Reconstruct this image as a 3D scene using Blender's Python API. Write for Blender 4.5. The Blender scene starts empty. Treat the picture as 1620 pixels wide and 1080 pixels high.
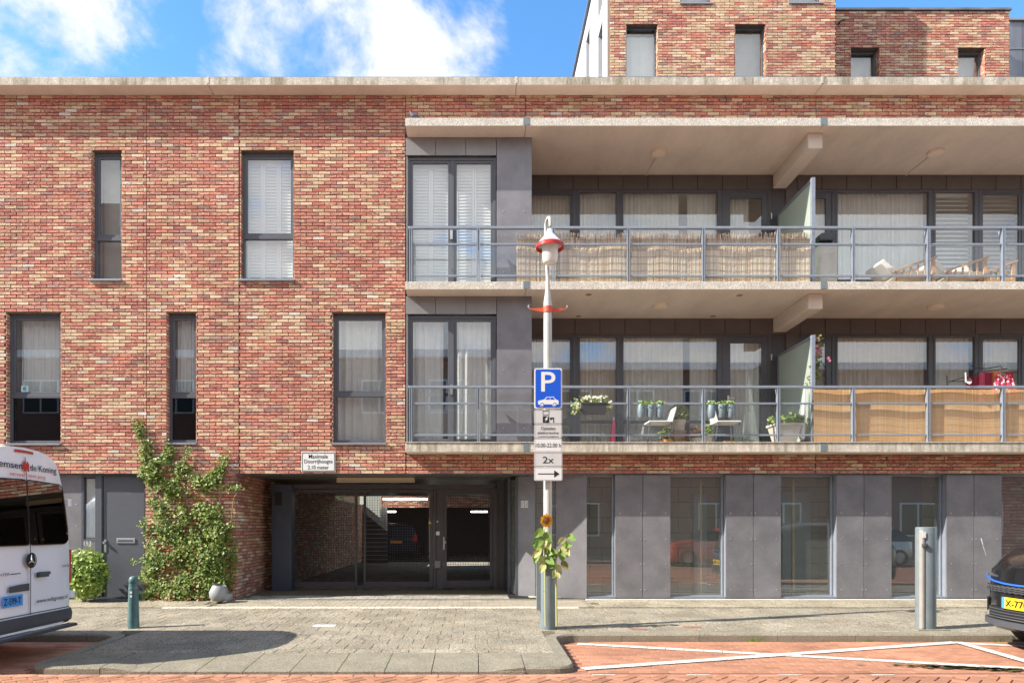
import bpy, bmesh, math, random
from mathutils import Vector, Matrix
R = math.radians
rnd = random.Random(7)
scene = bpy.context.scene
COL = scene.collection

# ------------------------------------------------------------------ camera, sky, sun, exposure
CD, EYE, F = 12.0, 1.29, 1044.0          # camera distance to the facade, eye height, focal length in photo pixels
cam_d = bpy.data.cameras.new('camera'); cam = bpy.data.objects.new('camera', cam_d); COL.objects.link(cam)
cam.location = (0, -CD, EYE); cam.rotation_euler = (R(90), 0, 0)
cam_d.sensor_width = 36; cam_d.lens = F/1620*36; cam_d.shift_x = 58/1620; cam_d.shift_y = 295/1620
cam_d.clip_start = .05; cam_d.clip_end = 1500
scene.camera = cam
L = Vector((1.25, .36, -1.02))
sun_d = bpy.data.lights.new('sun', 'SUN'); sun = bpy.data.objects.new('sun', sun_d); COL.objects.link(sun)
sun_d.energy = 4.7; sun_d.angle = R(.5); sun_d.color = (1, .94, .85)
sun.rotation_euler = L.to_track_quat('-Z', 'Y').to_euler(); sun.location = (-12, -8, 14)
world = bpy.data.worlds.new('World'); scene.world = world; world.use_nodes = True
wt = world.node_tree; wt.nodes.clear()
def wn(t, **k):
    n = wt.nodes.new(t)
    for a, b in k.items(): setattr(n, a, b)
    return n
def wmath(op, a, b=None, c=None, clamp=False):
    n = wn('ShaderNodeMath', operation=op); n.use_clamp = clamp
    for i, q in enumerate((a, b, c)):
        if q is None: continue
        if hasattr(q, 'links'): wt.links.new(q, n.inputs[i])
        else: n.inputs[i].default_value = q
    return n.outputs[0]
sky = wn('ShaderNodeTexSky'); sky.sky_type = 'NISHITA'; sky.sun_disc = False
sky.sun_elevation = math.atan2(-L.z, math.hypot(L.x, L.y)); sky.sun_rotation = math.atan2(-L.x, -L.y) % (2*math.pi)
sky.air_density = 1.15; sky.dust_density = .3; sky.ozone_density = 2.2
hs = wn('ShaderNodeHueSaturation'); hs.inputs['Saturation'].default_value = 1.25; hs.inputs['Value'].default_value = 1.1
wt.links.new(sky.outputs[0], hs.inputs['Color'])
tc = wn('ShaderNodeTexCoord')
def wnoise(scale, detail, rough, off):
    mp = wn('ShaderNodeMapping'); mp.inputs['Location'].default_value = off; mp.inputs['Scale'].default_value = (1, 1, 1.5)
    wt.links.new(tc.outputs['Generated'], mp.inputs['Vector'])
    n = wn('ShaderNodeTexNoise'); n.inputs['Scale'].default_value = scale; n.inputs['Detail'].default_value = detail
    n.inputs['Roughness'].default_value = rough; n.inputs['Distortion'].default_value = .25
    wt.links.new(mp.outputs[0], n.inputs['Vector']); return n.outputs['Fac']
n1 = wnoise(5.5, 9, .62, (.3, .7, .1)); n2 = wnoise(2.1, 4, .5, (4.2, 1.1, 2.0))
fac = wmath('ADD', wmath('SUBTRACT', wmath('MULTIPLY', n1, 1.7), .36), wmath('MULTIPLY', wmath('SUBTRACT', n2, .5), .9))
# cloud banks and blue openings, each round a direction
for (u, v, rad, amt) in ((450, 55, .20, .20), (610, 15, .20, .17), (750, 25, .13, .19), (370, 90, .08, .12), (20, 90, .15, .21), (800, 28, .07, .17), (110, 40, .06, .10),
                         (225, 5, .06, .13), (150, 50, .12, -.08), (280, 70, .06, -.12), (880, 60, .08, -.25), (960, 60, .25, -.25),
                         (560, 125, .05, -.10), (1450, 0, .28, -.3), (1150, -60, .25, -.3)):
    d = Vector(((u-752)/F, 1, (835-v)/F)).normalized()
    vm = wn('ShaderNodeVectorMath', operation='DISTANCE'); wt.links.new(tc.outputs['Generated'], vm.inputs[0]); vm.inputs[1].default_value = d
    g = wmath('SUBTRACT', 1.0, wmath('DIVIDE', vm.outputs['Value'], rad), clamp=True)
    g = wmath('SMOOTH_MIN', wmath('MULTIPLY', g, 1.6), 1.0, .3)
    fac = wmath('ADD', fac, wmath('MULTIPLY', g, amt))
sp = wn('ShaderNodeSeparateXYZ'); wt.links.new(tc.outputs['Generated'], sp.inputs[0])
fac = wmath('ADD', fac, wmath('MULTIPLY', wmath('MULTIPLY', sp.outputs[1], -1.4, clamp=True), .40))     # more cloud on the side behind the viewer
mr = wn('ShaderNodeMapRange'); mr.interpolation_type = 'SMOOTHSTEP'; wt.links.new(fac, mr.inputs[0])
mr.inputs[1].default_value = .50; mr.inputs[2].default_value = .86
dense = wn('ShaderNodeMapRange'); dense.inputs[1].default_value = .62; dense.inputs[2].default_value = 1.05; wt.links.new(fac, dense.inputs[0])
cc = wn('ShaderNodeMix', data_type='RGBA'); wt.links.new(dense.outputs[0], cc.inputs[0])
cc.inputs[6].default_value = (3.0, 3.15, 3.4, 1); cc.inputs[7].default_value = (4.2, 4.25, 4.3, 1)
mx = wn('ShaderNodeMix', data_type='RGBA'); wt.links.new(mr.outputs[0], mx.inputs[0])
wt.links.new(hs.outputs[0], mx.inputs[6]); wt.links.new(cc.outputs[2], mx.inputs[7])
bg = wn('ShaderNodeBackground'); bg.inputs[1].default_value = .15; wt.links.new(mx.outputs[2], bg.inputs[0])
wo = wn('ShaderNodeOutputWorld'); wt.links.new(bg.outputs[0], wo.inputs[0])
vs = scene.view_settings; vs.view_transform = 'Standard'; vs.look = 'None'; vs.gamma = 1; vs.exposure = 1.04; vs.use_curve_mapping = False
scene.render.engine = 'CYCLES'
scene.cycles.max_bounces = 10; scene.cycles.diffuse_bounces = 5; scene.cycles.transparent_max_bounces = 24; scene.cycles.glossy_bounces = 4

# ------------------------------------------------------------------ survey: photo pixel at a known depth -> metres
def X(u, y=0): return (u-752)*(CD+y)/F
def Z(v, y=0): return EYE+(835-v)*(CD+y)/F
def gz(y): return .02*y                       # pavement falls 2 % to the street
ROAD = -.165

# ------------------------------------------------------------------ materials
def mat(name, col, rough=.6, metal=0, var=.0, vscale=6, bump=0, bscale=60, spec=.5, attr=False, stretch=None, streak=0, streakcol=(.1,.09,.07), speck=0, speckscale=300, island=None, emit=None, coat=0, trans=0, bdist=.01, objvar=0):
    m = bpy.data.materials.new(name); m.use_nodes = True; t = m.node_tree; p = t.nodes['Principled BSDF']; ln = t.links.new
    p.inputs['Roughness'].default_value = rough; p.inputs['Metallic'].default_value = metal
    p.inputs['Specular IOR Level'].default_value = spec; p.inputs['Coat Weight'].default_value = coat
    geo = t.nodes.new('ShaderNodeNewGeometry')
    def noise(scale, det=5, st=None, ro=.6):
        n = t.nodes.new('ShaderNodeTexNoise'); n.inputs['Scale'].default_value = scale; n.inputs['Detail'].default_value = det; n.inputs['Roughness'].default_value = ro
        mp = t.nodes.new('ShaderNodeMapping'); ln(geo.outputs['Position'], mp.inputs[0]); ln(mp.outputs[0], n.inputs['Vector'])
        if st: mp.inputs['Scale'].default_value = st
        return n.outputs['Fac']
    def mr(src, a, b, c, d):
        n = t.nodes.new('ShaderNodeMapRange'); ln(src, n.inputs[0])
        for i, q in enumerate((a, b, c, d)): n.inputs[i+1].default_value = q
        return n.outputs[0]
    def mix(fac, a, b, mode='MIX'):
        n = t.nodes.new('ShaderNodeMix'); n.data_type = 'RGBA'; n.blend_type = mode
        for i, q in ((0, fac), (6, a), (7, b)):
            if hasattr(q, 'links'): ln(q, n.inputs[i])
            elif i: n.inputs[i].default_value = (*q[:3], 1)
            else: n.inputs[0].default_value = q
        return n.outputs[2]
    def scalecol(c, fac):
        n = t.nodes.new('ShaderNodeVectorMath'); n.operation = 'SCALE'
        ln(c, n.inputs[0]); ln(fac, n.inputs['Scale']); return n.outputs[0]
    rgb = t.nodes.new('ShaderNodeRGB'); rgb.outputs[0].default_value = (*col, 1); c = rgb.outputs[0]
    if attr:
        a = t.nodes.new('ShaderNodeAttribute'); a.attribute_name = 'Col'; c = a.outputs['Color']
        if attr == 'brick':       # pale slip layer breaks over the clay body in patches
            s = noise(24, 5, (.55, 1, 2.4), .7); nb = noise(90, 4, (.6, 1, 1.4)); s3 = noise(31, 5, (.5, 1, 2.2), .7)
            pale = mr(s, .5, .58, 0, 1); w = t.nodes.new('ShaderNodeMath'); w.operation = 'MULTIPLY'; ln(pale, w.inputs[0]); ln(a.outputs['Alpha'], w.inputs[1])
            c = mix(w.outputs[0], c, (.77, .60, .40)); c = mix(mr(s3, .52, .62, 0, .6), c, (.47, .165, .115)); c = scalecol(c, mr(nb, .3, .7, .62, 1.32))
    if island:
        ramp = t.nodes.new('ShaderNodeValToRGB'); ln(geo.outputs['Random Per Island'], ramp.inputs[0])
        e = ramp.color_ramp.elements
        while len(e) < len(island): e.new(.5)
        for i, q in enumerate(island): e[i].position = i/(len(island)-1); e[i].color = (*q, 1)
        c = ramp.outputs[0]
    if objvar: oi = t.nodes.new('ShaderNodeObjectInfo'); c = scalecol(c, mr(oi.outputs['Random'], 0, 1, 1-objvar, 1+objvar))
    if var: c = scalecol(c, mr(noise(vscale, 6, stretch), .3, .7, 1-var, 1+var))
    if speck:
        c = scalecol(c, mr(noise(speckscale, 2, None, .8), .35, .65, 1-speck, 1+speck))
    if streak:
        s = noise(9, 6, (1, 1, .12), .7); s2 = noise(1.1, 3)
        w = t.nodes.new('ShaderNodeMath'); w.operation = 'MULTIPLY'; w.use_clamp = True
        ln(mr(s, .43, .62, 0, 1), w.inputs[0]); ln(mr(s2, .35, .65, .2*streak, streak), w.inputs[1]); c = mix(w.outputs[0], c, streakcol)
    ln(c, p.inputs['Base Color'])
    if bump:
        b = t.nodes.new('ShaderNodeBump'); b.inputs['Strength'].default_value = bump; b.inputs['Distance'].default_value = bdist
        ln(noise(bscale, 6, None, .65), b.inputs['Height']); ln(b.outputs[0], p.inputs['Normal'])
    if emit: p.inputs['Emission Color'].default_value = (*emit[0], 1); p.inputs['Emission Strength'].default_value = emit[1]
    if trans:
        tr = t.nodes.new('ShaderNodeBsdfTranslucent'); ln(c, tr.inputs[0]); ms = t.nodes.new('ShaderNodeMixShader'); ms.inputs[0].default_value = trans
        out = t.nodes['Material Output']; ln(p.outputs[0], ms.inputs[1]); ln(tr.outputs[0], ms.inputs[2]); ln(ms.outputs[0], out.inputs[0])
    return m
def glassmat(name, tint, refl, fres=1.5, rough=.0, haze=0, hazecol=(.8,.85,.8)):
    m = bpy.data.materials.new(name); m.use_nodes = True; t = m.node_tree; t.nodes.clear(); ln = t.links.new
    o = t.nodes.new('ShaderNodeOutputMaterial'); tr = t.nodes.new('ShaderNodeBsdfTransparent'); tr.inputs[0].default_value = (*tint, 1)
    g = t.nodes.new('ShaderNodeBsdfGlossy'); g.inputs['Roughness'].default_value = rough; g.inputs[0].default_value = (.95, .97, 1, 1)
    ge = t.nodes.new('ShaderNodeNewGeometry'); dt = t.nodes.new('ShaderNodeVectorMath'); dt.operation = 'DOT_PRODUCT'; ln(ge.outputs['Normal'], dt.inputs[0]); ln(ge.outputs['Incoming'], dt.inputs[1])
    def mth(op, x, y=None):
        q = t.nodes.new('ShaderNodeMath'); q.operation = op
        for i_, z in enumerate((x, y)):
            if z is None: continue
            if hasattr(z, 'links'): ln(z, q.inputs[i_])
            else: q.inputs[i_].default_value = z
        return q.outputs[0]
    frs = mth('MULTIPLY', mth('POWER', mth('SUBTRACT', 1.0, mth('ABSOLUTE', dt.outputs['Value'])), 5.0), .55)
    a = t.nodes.new('ShaderNodeMath'); a.operation = 'ADD'; a.use_clamp = True; ln(frs, a.inputs[0]); a.inputs[1].default_value = refl
    s = tr.outputs[0]
    if haze:
        d = t.nodes.new('ShaderNodeBsdfDiffuse'); d.inputs[0].default_value = (*hazecol, 1)
        tl = t.nodes.new('ShaderNodeBsdfTranslucent'); tl.inputs[0].default_value = (*hazecol, 1)
        m0 = t.nodes.new('ShaderNodeMixShader'); m0.inputs[0].default_value = .5; ln(d.outputs[0], m0.inputs[1]); ln(tl.outputs[0], m0.inputs[2])
        m1 = t.nodes.new('ShaderNodeMixShader'); m1.inputs[0].default_value = haze; ln(s, m1.inputs[1]); ln(m0.outputs[0], m1.inputs[2]); s = m1.outputs[0]
    ms = t.nodes.new('ShaderNodeMixShader'); ln(a.outputs[0], ms.inputs[0]); ln(s, ms.inputs[1]); ln(g.outputs[0], ms.inputs[2])
    ln(ms.outputs[0], o.inputs[0]); return m
M = {}
M['brick'] = mat('brick', (.4,.15,.1), .9, var=.13, vscale=.8, attr='brick', bump=.9, bscale=70, spec=.2, bdist=.014)
M['mortar'] = mat('mortar', (.155,.118,.09), .95, var=.25, vscale=12, bump=.5, bscale=120, spec=.1)
M['conc'] = mat('concrete', (.60,.55,.46), .9, var=.22, vscale=5, bump=.7, bscale=110, streak=.8, streakcol=(.19,.155,.08), speck=.3, speckscale=70, spec=.2)
M['conc_clean'] = mat('concrete_aggregate', (.64,.595,.52), .9, var=.12, vscale=5, bump=.8, bscale=90, streak=.22, streakcol=(.35,.28,.18), speck=.38, speckscale=60, spec=.2)
M['soffit'] = mat('soffit_concrete', (.72,.64,.55), .85, var=.09, vscale=2.2, bump=.25, bscale=14, stretch=(1,.5,1), spec=.2, speck=.04, speckscale=30)
M['clad'] = mat('cladding', objvar=.07, col=(.225,.22,.235), rough=.42, metal=.25, var=.2, vscale=2.2, bump=.08, bscale=40, speck=.07, speckscale=45, streak=.12, streakcol=(.25,.235,.22))
M['clad2'] = mat('cladding_header', objvar=.06, col=(.26,.255,.255), rough=.42, metal=.25, var=.12, vscale=1.7, bump=.08, bscale=40)
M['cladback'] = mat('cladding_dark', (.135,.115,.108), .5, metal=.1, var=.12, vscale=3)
M['frame'] = mat('frame', (.10,.107,.125), .38, var=.06, vscale=9)
M['framelight'] = mat('window_sill_metal', (.30,.33,.38), .4, metal=.3, var=.08)
M['rail'] = mat('rail_paint', (.28,.32,.38), .36, metal=.25, var=.10, vscale=12)
M['gate'] = mat('gate_paint', (.075,.072,.078), .42, var=.1, vscale=8)
M['glass'] = glassmat('window_glass', (.975,.985,.98), .13)
M['glass_dark'] = glassmat('dark_window_glass', (.35,.38,.40), .07)
M['glass_shop'] = glassmat('shop_glass', (.93,.95,.94), .13, haze=.12, hazecol=(.6,.62,.6))
M['glass_rail'] = glassmat('railing_glass', (.975,.985,.985), .03, haze=.04, hazecol=(.8,.86,.9))
M['frost'] = glassmat('frosted_glass', (.5,.6,.55), .03, rough=.3, haze=.85, hazecol=(.66,.72,.64))
M['room'] = mat('room_paint', (.5,.49,.47), .9, var=.2, vscale=1.5)
M['curtain'] = mat('curtain_cloth', (.86,.88,.84), .9, var=.05, trans=.15)
M['curtain_warm'] = mat('curtain_cloth_warm', (.80,.76,.68), .9, var=.06, trans=.12)
M['sheer'] = mat('sheer_cloth', (.92,.94,.92), .9, var=.04, trans=.15)
M['shutter'] = mat('shutter_white', (.92,.93,.91), .5)
M['blind'] = mat('blind_slat', (.62,.58,.55), .5)
M['white'] = mat('white_paint', (.82,.82,.80), .35, var=.03)
M['vanwhite'] = mat('van_paint', (.93,.94,.96), .22, coat=.5)
M['black'] = mat('black_rubber', (.02,.02,.022), .5)
M['blackpaint'] = mat('black_paint', (.012,.012,.013), .14, coat=.45, spec=.35)
M['greyplastic'] = mat('grey_plastic', (.07,.075,.085), .5, var=.05)
M['tyre'] = mat('tyre', (.018,.018,.018), .8, bump=.3)
M['lampcover'] = mat('lamp_cover', (.82,.72,.58), .5)
M['chrome'] = mat('chrome', (.75,.76,.78), .15, metal=1)
M['steel'] = mat('steel', (.55,.56,.57), .3, metal=.9, var=.05)
M['galv'] = mat('galvanised', (.18,.222,.24), .42, metal=.12, var=.13, vscale=7, streak=.25, streakcol=(.25,.27,.27))
M['pole'] = mat('pole_paint', (.52,.52,.47), .4, metal=.1, var=.1, vscale=8)
M['carglass'] = glassmat('car_glass', (.04,.045,.045), .22)
M['red'] = mat('red_paint', (.55,.035,.03), .35, var=.06)
M['orangered'] = mat('orange_red_paint', (.62,.10,.045), .45, var=.06)
M['taillight'] = mat('tail_light', (.5,.02,.02), .15, coat=1)
M['blue'] = mat('sign_blue', (.01,.10,.62), .35)
M['plateblue'] = mat('plate_blue', (.06,.33,.80), .4)
M['yellow'] = mat('plate_yellow', (.85,.56,.02), .4)
M['ink'] = mat('black_ink', (.015,.015,.018), .5)
M['signface'] = mat('sign_face', (.58,.585,.57), .45, var=.04)
M['signwhite'] = mat('sign_white', (.74,.745,.73), .45)
M['tile'] = mat('paving_tile', (.4,.36,.28), .9, attr=True, var=.24, vscale=1.3, bump=.6, bscale=160, speck=.6, speckscale=48, spec=.15)
M['kerb'] = mat('kerb_stone', (.255,.228,.17), .9, var=.15, vscale=4, bump=.7, bscale=120, speck=.42, speckscale=75, spec=.15)
M['paverjoint'] = mat('joint_sand', (.16,.135,.095), 1, var=.3, vscale=9, spec=.05)
M['clinker'] = mat('road_clinker', (.5,.2,.12), .85, attr=True, var=.22, vscale=1.1, bump=.4, bscale=130, speck=.14, speckscale=120, spec=.2)
M['clinkerjoint'] = mat('clinker_joint', (.30,.16,.11), 1, var=.3, vscale=7, spec=.05)
M['marking'] = mat('white_marking', (.62,.585,.52), .7, var=.22, vscale=9, speck=.35, speckscale=70, streak=0)
M['darkpaver'] = mat('dark_paver', (.2,.185,.165), .9, attr=True, var=.15, vscale=2, bump=.4, bscale=120, speck=.2, speckscale=100)
M['leaf'] = mat('creeper_leaf', (.1,.2,.03), .45, island=[(.07,.12,.025),(.13,.21,.035),(.20,.30,.05),(.28,.36,.07),(.36,.40,.10),(.17,.24,.05)], trans=.3)
M['bushleaf'] = mat('bush_leaf', (.1,.2,.03), .38, island=[(.10,.17,.03),(.19,.30,.04),(.30,.42,.06),(.42,.52,.10),(.24,.36,.05)], trans=.3)
M['redleaf'] = mat('autumn_leaf', (.35,.08,.04), .5, island=[(.34,.08,.04),(.42,.2,.08),(.28,.22,.06)], trans=.3)
M['potleaf'] = mat('pot_plant_leaf', (.1,.2,.03), .45, island=[(.11,.19,.04),(.22,.34,.07),(.33,.42,.10)], trans=.3)
M['oliveleaf'] = mat('olive_leaf', (.1,.2,.03), .5, island=[(.10,.14,.03),(.20,.25,.05),(.26,.28,.08)], trans=.2)
M['petalwhite'] = mat('pale_petal', (.8,.76,.62), .5, trans=.3)
M['petalpink'] = mat('pink_petal', (.80,.25,.42), .5, trans=.3)
M['petalyellow'] = mat('yellow_petal', (.85,.48,.02), .5, trans=.3)
M['stem'] = mat('stem', (.22,.20,.07), .7)
M['stemgreen'] = mat('green_stem', (.42,.42,.16), .6)
M['seedhead'] = mat('seed_head', (.25,.10,.03), .9, bump=.6, bscale=200)
M['sunleaf'] = mat('sunflower_leaf', (.20,.32,.06), .5, var=.25, vscale=20, trans=.3)
M['sunleafdry'] = mat('withered_leaf', (.52,.52,.20), .6, var=.25, vscale=30, trans=.3)
M['bollard'] = mat('bollard_paint', (.075,.165,.165), .42, var=.18, vscale=14, streak=.2, streakcol=(.3,.34,.3))
M['reed'] = mat('reed', (.6,.45,.28), .85, island=[(.52,.38,.24),(.80,.68,.50),(.90,.80,.64),(.68,.52,.36),(.86,.74,.56)], spec=.2)
M['reedtop'] = mat('reed_tips', (.4,.26,.16), .9, island=[(.30,.19,.12),(.56,.42,.3),(.82,.72,.60),(.42,.28,.19)], spec=.2)
M['wire'] = mat('wire', (.2,.15,.1), .6)
M['bamboo'] = mat('bamboo_cloth', (.74,.42,.17), .8, var=.16, vscale=5, stretch=(7,1,.15), island=[(.84,.52,.24),(.92,.60,.30),(.88,.55,.26),(.95,.66,.36)], trans=.25)
M['wood'] = mat('teak', (.50,.30,.16), .6, var=.2, vscale=12, stretch=(1,1,5))
M['cushion'] = mat('cushion', (.80,.76,.68), .9)
M['terracotta'] = mat('terracotta', (.6,.25,.08), .8, var=.1)
M['stonepot'] = mat('stone_pot', (.55,.50,.42), .85, var=.12, vscale=10, bump=.3)
M['wicker'] = mat('wicker', (.40,.27,.18), .85, var=.35, vscale=45, bump=.8, bscale=80)
M['pinkcloth'] = mat('pink_cloth', (.66,.12,.20), .8)
M['maroon'] = mat('maroon_cloth', (.36,.035,.07), .85, var=.1)
M['orangecloth'] = mat('orange_cloth', (.8,.30,.12), .85, var=.15)
M['dotcloth'] = mat('dotted_cloth', (.75,.2,.25), .85)
t_ = M['dotcloth'].node_tree; vo = t_.nodes.new('ShaderNodeTexVoronoi'); vo.inputs['Scale'].default_value = 26
ge_ = t_.nodes.new('ShaderNodeNewGeometry'); t_.links.new(ge_.outputs['Position'], vo.inputs['Vector'])
rp_ = t_.nodes.new('ShaderNodeValToRGB'); t_.links.new(vo.outputs['Distance'], rp_.inputs[0]); rp_.color_ramp.interpolation = 'CONSTANT'
rp_.color_ramp.elements[0].color = (.85,.80,.80,1); rp_.color_ramp.elements[1].position = .42; rp_.color_ramp.elements[1].color = (.68,.04,.10,1)
t_.links.new(rp_.outputs[0], t_.nodes['Principled BSDF'].inputs['Base Color'])
M['plaster'] = mat('pale_plaster', (.48,.48,.50), .85, var=.08, vscale=1.5, bump=.1)
M['zinc'] = mat('zinc', (.22,.23,.26), .4, metal=.5, var=.3, vscale=1.2, stretch=(2,1,.3))
M['block'] = mat('blockwork', (.50,.46,.37), .9, attr=True, var=.08, vscale=3, bump=.3, bscale=80)
M['roofing'] = mat('roofing', (.09,.09,.09), .9, var=.2, vscale=2)
M['ceiling'] = mat('passage_ceiling', (.13,.125,.12), .32, var=.15, vscale=1.5)
M['lit'] = mat('lit_tube', (.9,.9,.9), .4, emit=((1, .98, .90), 4.5))
M['lampglass'] = mat('opal_glass', (.85,.85,.82), .2, trans=.4)
M['plasticgrey'] = mat('grey_metal_box', (.20,.22,.24), .5)
M['potgrey'] = mat('grey_pot', (.30,.31,.32), .45, var=.08, vscale=8)
M['potlight'] = mat('zinc_pot', (.22,.28,.31), .35, metal=.3)
M['oppbrick'] = mat('opposite_brick', (.30,.17,.13), .9, var=.2, vscale=5)
M['cleaf'] = mat('tree_leaf', (.08,.14,.03), .6, island=[(.05,.09,.02),(.10,.16,.03),(.14,.2,.04)], trans=.3)
M['tilewhite'] = mat('white_tile', (.62,.66,.60), .4, var=.05)
M['goldmetal'] = mat('fixture_cream', (.55,.45,.30), .5)
M['headlamp'] = mat('lamp_lens', (.6,.62,.65), .08, coat=1)
M['carred'] = mat('car_red', (.6,.06,.03), .25, coat=.8)
M['carsilver'] = mat('car_silver', (.45,.46,.48), .3, metal=.5, coat=.6)
M['cardark'] = mat('car_dark_blue', (.02,.025,.05), .2, coat=1)

# ------------------------------------------------------------------ mesh builder
class MB:
    def __init__(s): s.v = []; s.f = []; s.m = []; s.c = []
    def poly(s, pts, mi=0, col=None):
        n = len(s.v); s.v += [tuple(p) for p in pts]; s.f.append(tuple(range(n, n+len(pts)))); s.m.append(mi); s.c.append(col)
    def mesh(s, vs, fs, mi=0, col=None):
        n = len(s.v); s.v += [tuple(p) for p in vs]
        for f in fs: s.f.append(tuple(n+i for i in f)); s.m.append(mi); s.c.append(col)
        return s
    def box(s, x0, x1, y0, y1, z0, z1, mi=0, col=None):
        x0, x1 = min(x0, x1), max(x0, x1); y0, y1 = min(y0, y1), max(y0, y1); z0, z1 = min(z0, z1), max(z0, z1)
        vs = [(x0,y0,z0),(x1,y0,z0),(x1,y1,z0),(x0,y1,z0),(x0,y0,z1),(x1,y0,z1),(x1,y1,z1),(x0,y1,z1)]
        return s.mesh(vs, [(3,2,1,0),(4,5,6,7),(0,1,5,4),(1,2,6,5),(2,3,7,6),(3,0,4,7)], mi, col)
    def obox(s, mtx, sx, sy, sz, mi=0, col=None):
        vs = [mtx @ Vector((a*sx/2, b*sy/2, c*sz/2)) for c in (-1,1) for a, b in ((-1,-1),(1,-1),(1,1),(-1,1))]
        return s.mesh(vs, [(3,2,1,0),(4,5,6,7),(0,1,5,4),(1,2,6,5),(2,3,7,6),(3,0,4,7)], mi, col)
    def bar(s, p, q, w, h=None, mi=0):
        p, q = Vector(p), Vector(q); d = q-p; rot = d.to_track_quat('X', 'Z').to_matrix().to_4x4()
        return s.obox(Matrix.Translation((p+q)/2) @ rot, d.length, w, h or w, mi)
    def tube(s, pts, r, n=8, mi=0, caps=True):
        pts = [Vector(p) for p in pts]; rs = r if hasattr(r, '__len__') else [r]*len(pts); vs = []; fs = []
        up = Vector((0,0,1)); prev = None
        for i, p in enumerate(pts):
            d = (pts[min(i+1, len(pts)-1)]-pts[max(i-1, 0)]).normalized()
            if prev is None:
                a = d.cross(up if abs(d.z) < .95 else Vector((1,0,0))).normalized()
            else: a = (prev - d*prev.dot(d)).normalized()
            prev = a; b = d.cross(a)
            for k in range(n):
                t = 2*math.pi*k/n; vs.append(p+(a*math.cos(t)+b*math.sin(t))*rs[i])
        for i in range(len(pts)-1):
            for k in range(n): k2 = (k+1) % n; fs.append((i*n+k, i*n+k2, (i+1)*n+k2, (i+1)*n+k))
        if caps: fs.append(tuple(range(n-1, -1, -1))); fs.append(tuple((len(pts)-1)*n+k for k in range(n)))
        return s.mesh(vs, fs, mi)
    def lathe(s, prof, cx=0, cy=0, n=24, mi=0, mtx=None, caps=True):
        vs = []; fs = []
        for (r, z) in prof:
            for k in range(n):
                t = 2*math.pi*k/n; p = Vector((cx+r*math.cos(t), cy+r*math.sin(t), z)); vs.append(mtx @ p if mtx else p)
        for i in range(len(prof)-1):
            for k in range(n): k2 = (k+1) % n; fs.append((i*n+k, i*n+k2, (i+1)*n+k2, (i+1)*n+k))
        if caps: fs.append(tuple(range(n-1, -1, -1))); fs.append(tuple((len(prof)-1)*n+k for k in range(n)))
        return s.mesh(vs, fs, mi)
    def prism(s, poly, f, a, b, mi=0):         # poly of 2-D points, f(p, t) -> 3-D, extruded t = a..b
        n = len(poly); vs = [f(p, a) for p in poly]+[f(p, b) for p in poly]
        return s.mesh(vs, [tuple(range(n-1, -1, -1)), tuple(range(n, 2*n))]+[(i, (i+1) % n, n+(i+1) % n, n+i) for i in range(n)], mi)
    def build(s, name, mats, parent=None, smooth=False, recalc=False, bevel=0, **props):
        me = bpy.data.meshes.new(name); me.from_pydata(s.v, [], s.f)
        mats = mats if isinstance(mats, (list, tuple)) else [mats]
        for q in mats: me.materials.append(M[q] if isinstance(q, str) else q)
        if len(mats) > 1: me.polygons.foreach_set('material_index', s.m)
        if any(c is not None for c in s.c):
            ca = me.color_attributes.new('Col', 'FLOAT_COLOR', 'CORNER'); buf = []
            for f, c in zip(s.f, s.c): buf += list(c if c is not None and len(c) == 4 else (*(c or (.5,.5,.5)), 0))*len(f)
            ca.data.foreach_set('color', buf)
        if recalc:
            bm = bmesh.new(); bm.from_mesh(me); bmesh.ops.recalc_face_normals(bm, faces=bm.faces); bm.to_mesh(me); bm.free()
        if smooth:
            me.polygons.foreach_set('use_smooth', [True]*len(s.f)); me.set_sharp_from_angle(angle=R(38))
        o = bpy.data.objects.new(name, me); COL.objects.link(o)
        if bevel:
            md = o.modifiers.new('bevel', 'BEVEL'); md.width = bevel; md.segments = 2; md.limit_method = 'ANGLE'
        adopt(o, parent)
        for k, q in props.items(): o[k] = q
        return o
def adopt(o, parent):
    if parent is not None:
        o.parent = parent; o.matrix_parent_inverse = Matrix.Translation(-Vector(parent.location))
def thing(name, loc, label, cat, group=None):
    o = bpy.data.objects.new(name, None); o.empty_display_size = .2; COL.objects.link(o); o.location = loc
    o['label'] = label; o['category'] = cat
    if group: o['group'] = group
    return o
def tag(o, label, cat, group=None):
    o['label'] = label; o['category'] = cat
    if group: o['group'] = group
    return o
def struct(o): o['kind'] = 'structure'; return o
def dup(root, loc, rz=None, label=None):
    c = root.copy(); COL.objects.link(c); c.location = loc
    if rz is not None: c.rotation_euler = (0, 0, rz)
    if label: c['label'] = label
    for ch in root.children:
        a = ch.copy(); COL.objects.link(a); a.parent = c
        for g in ch.children: b = g.copy(); COL.objects.link(b); b.parent = a
    return c
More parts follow.
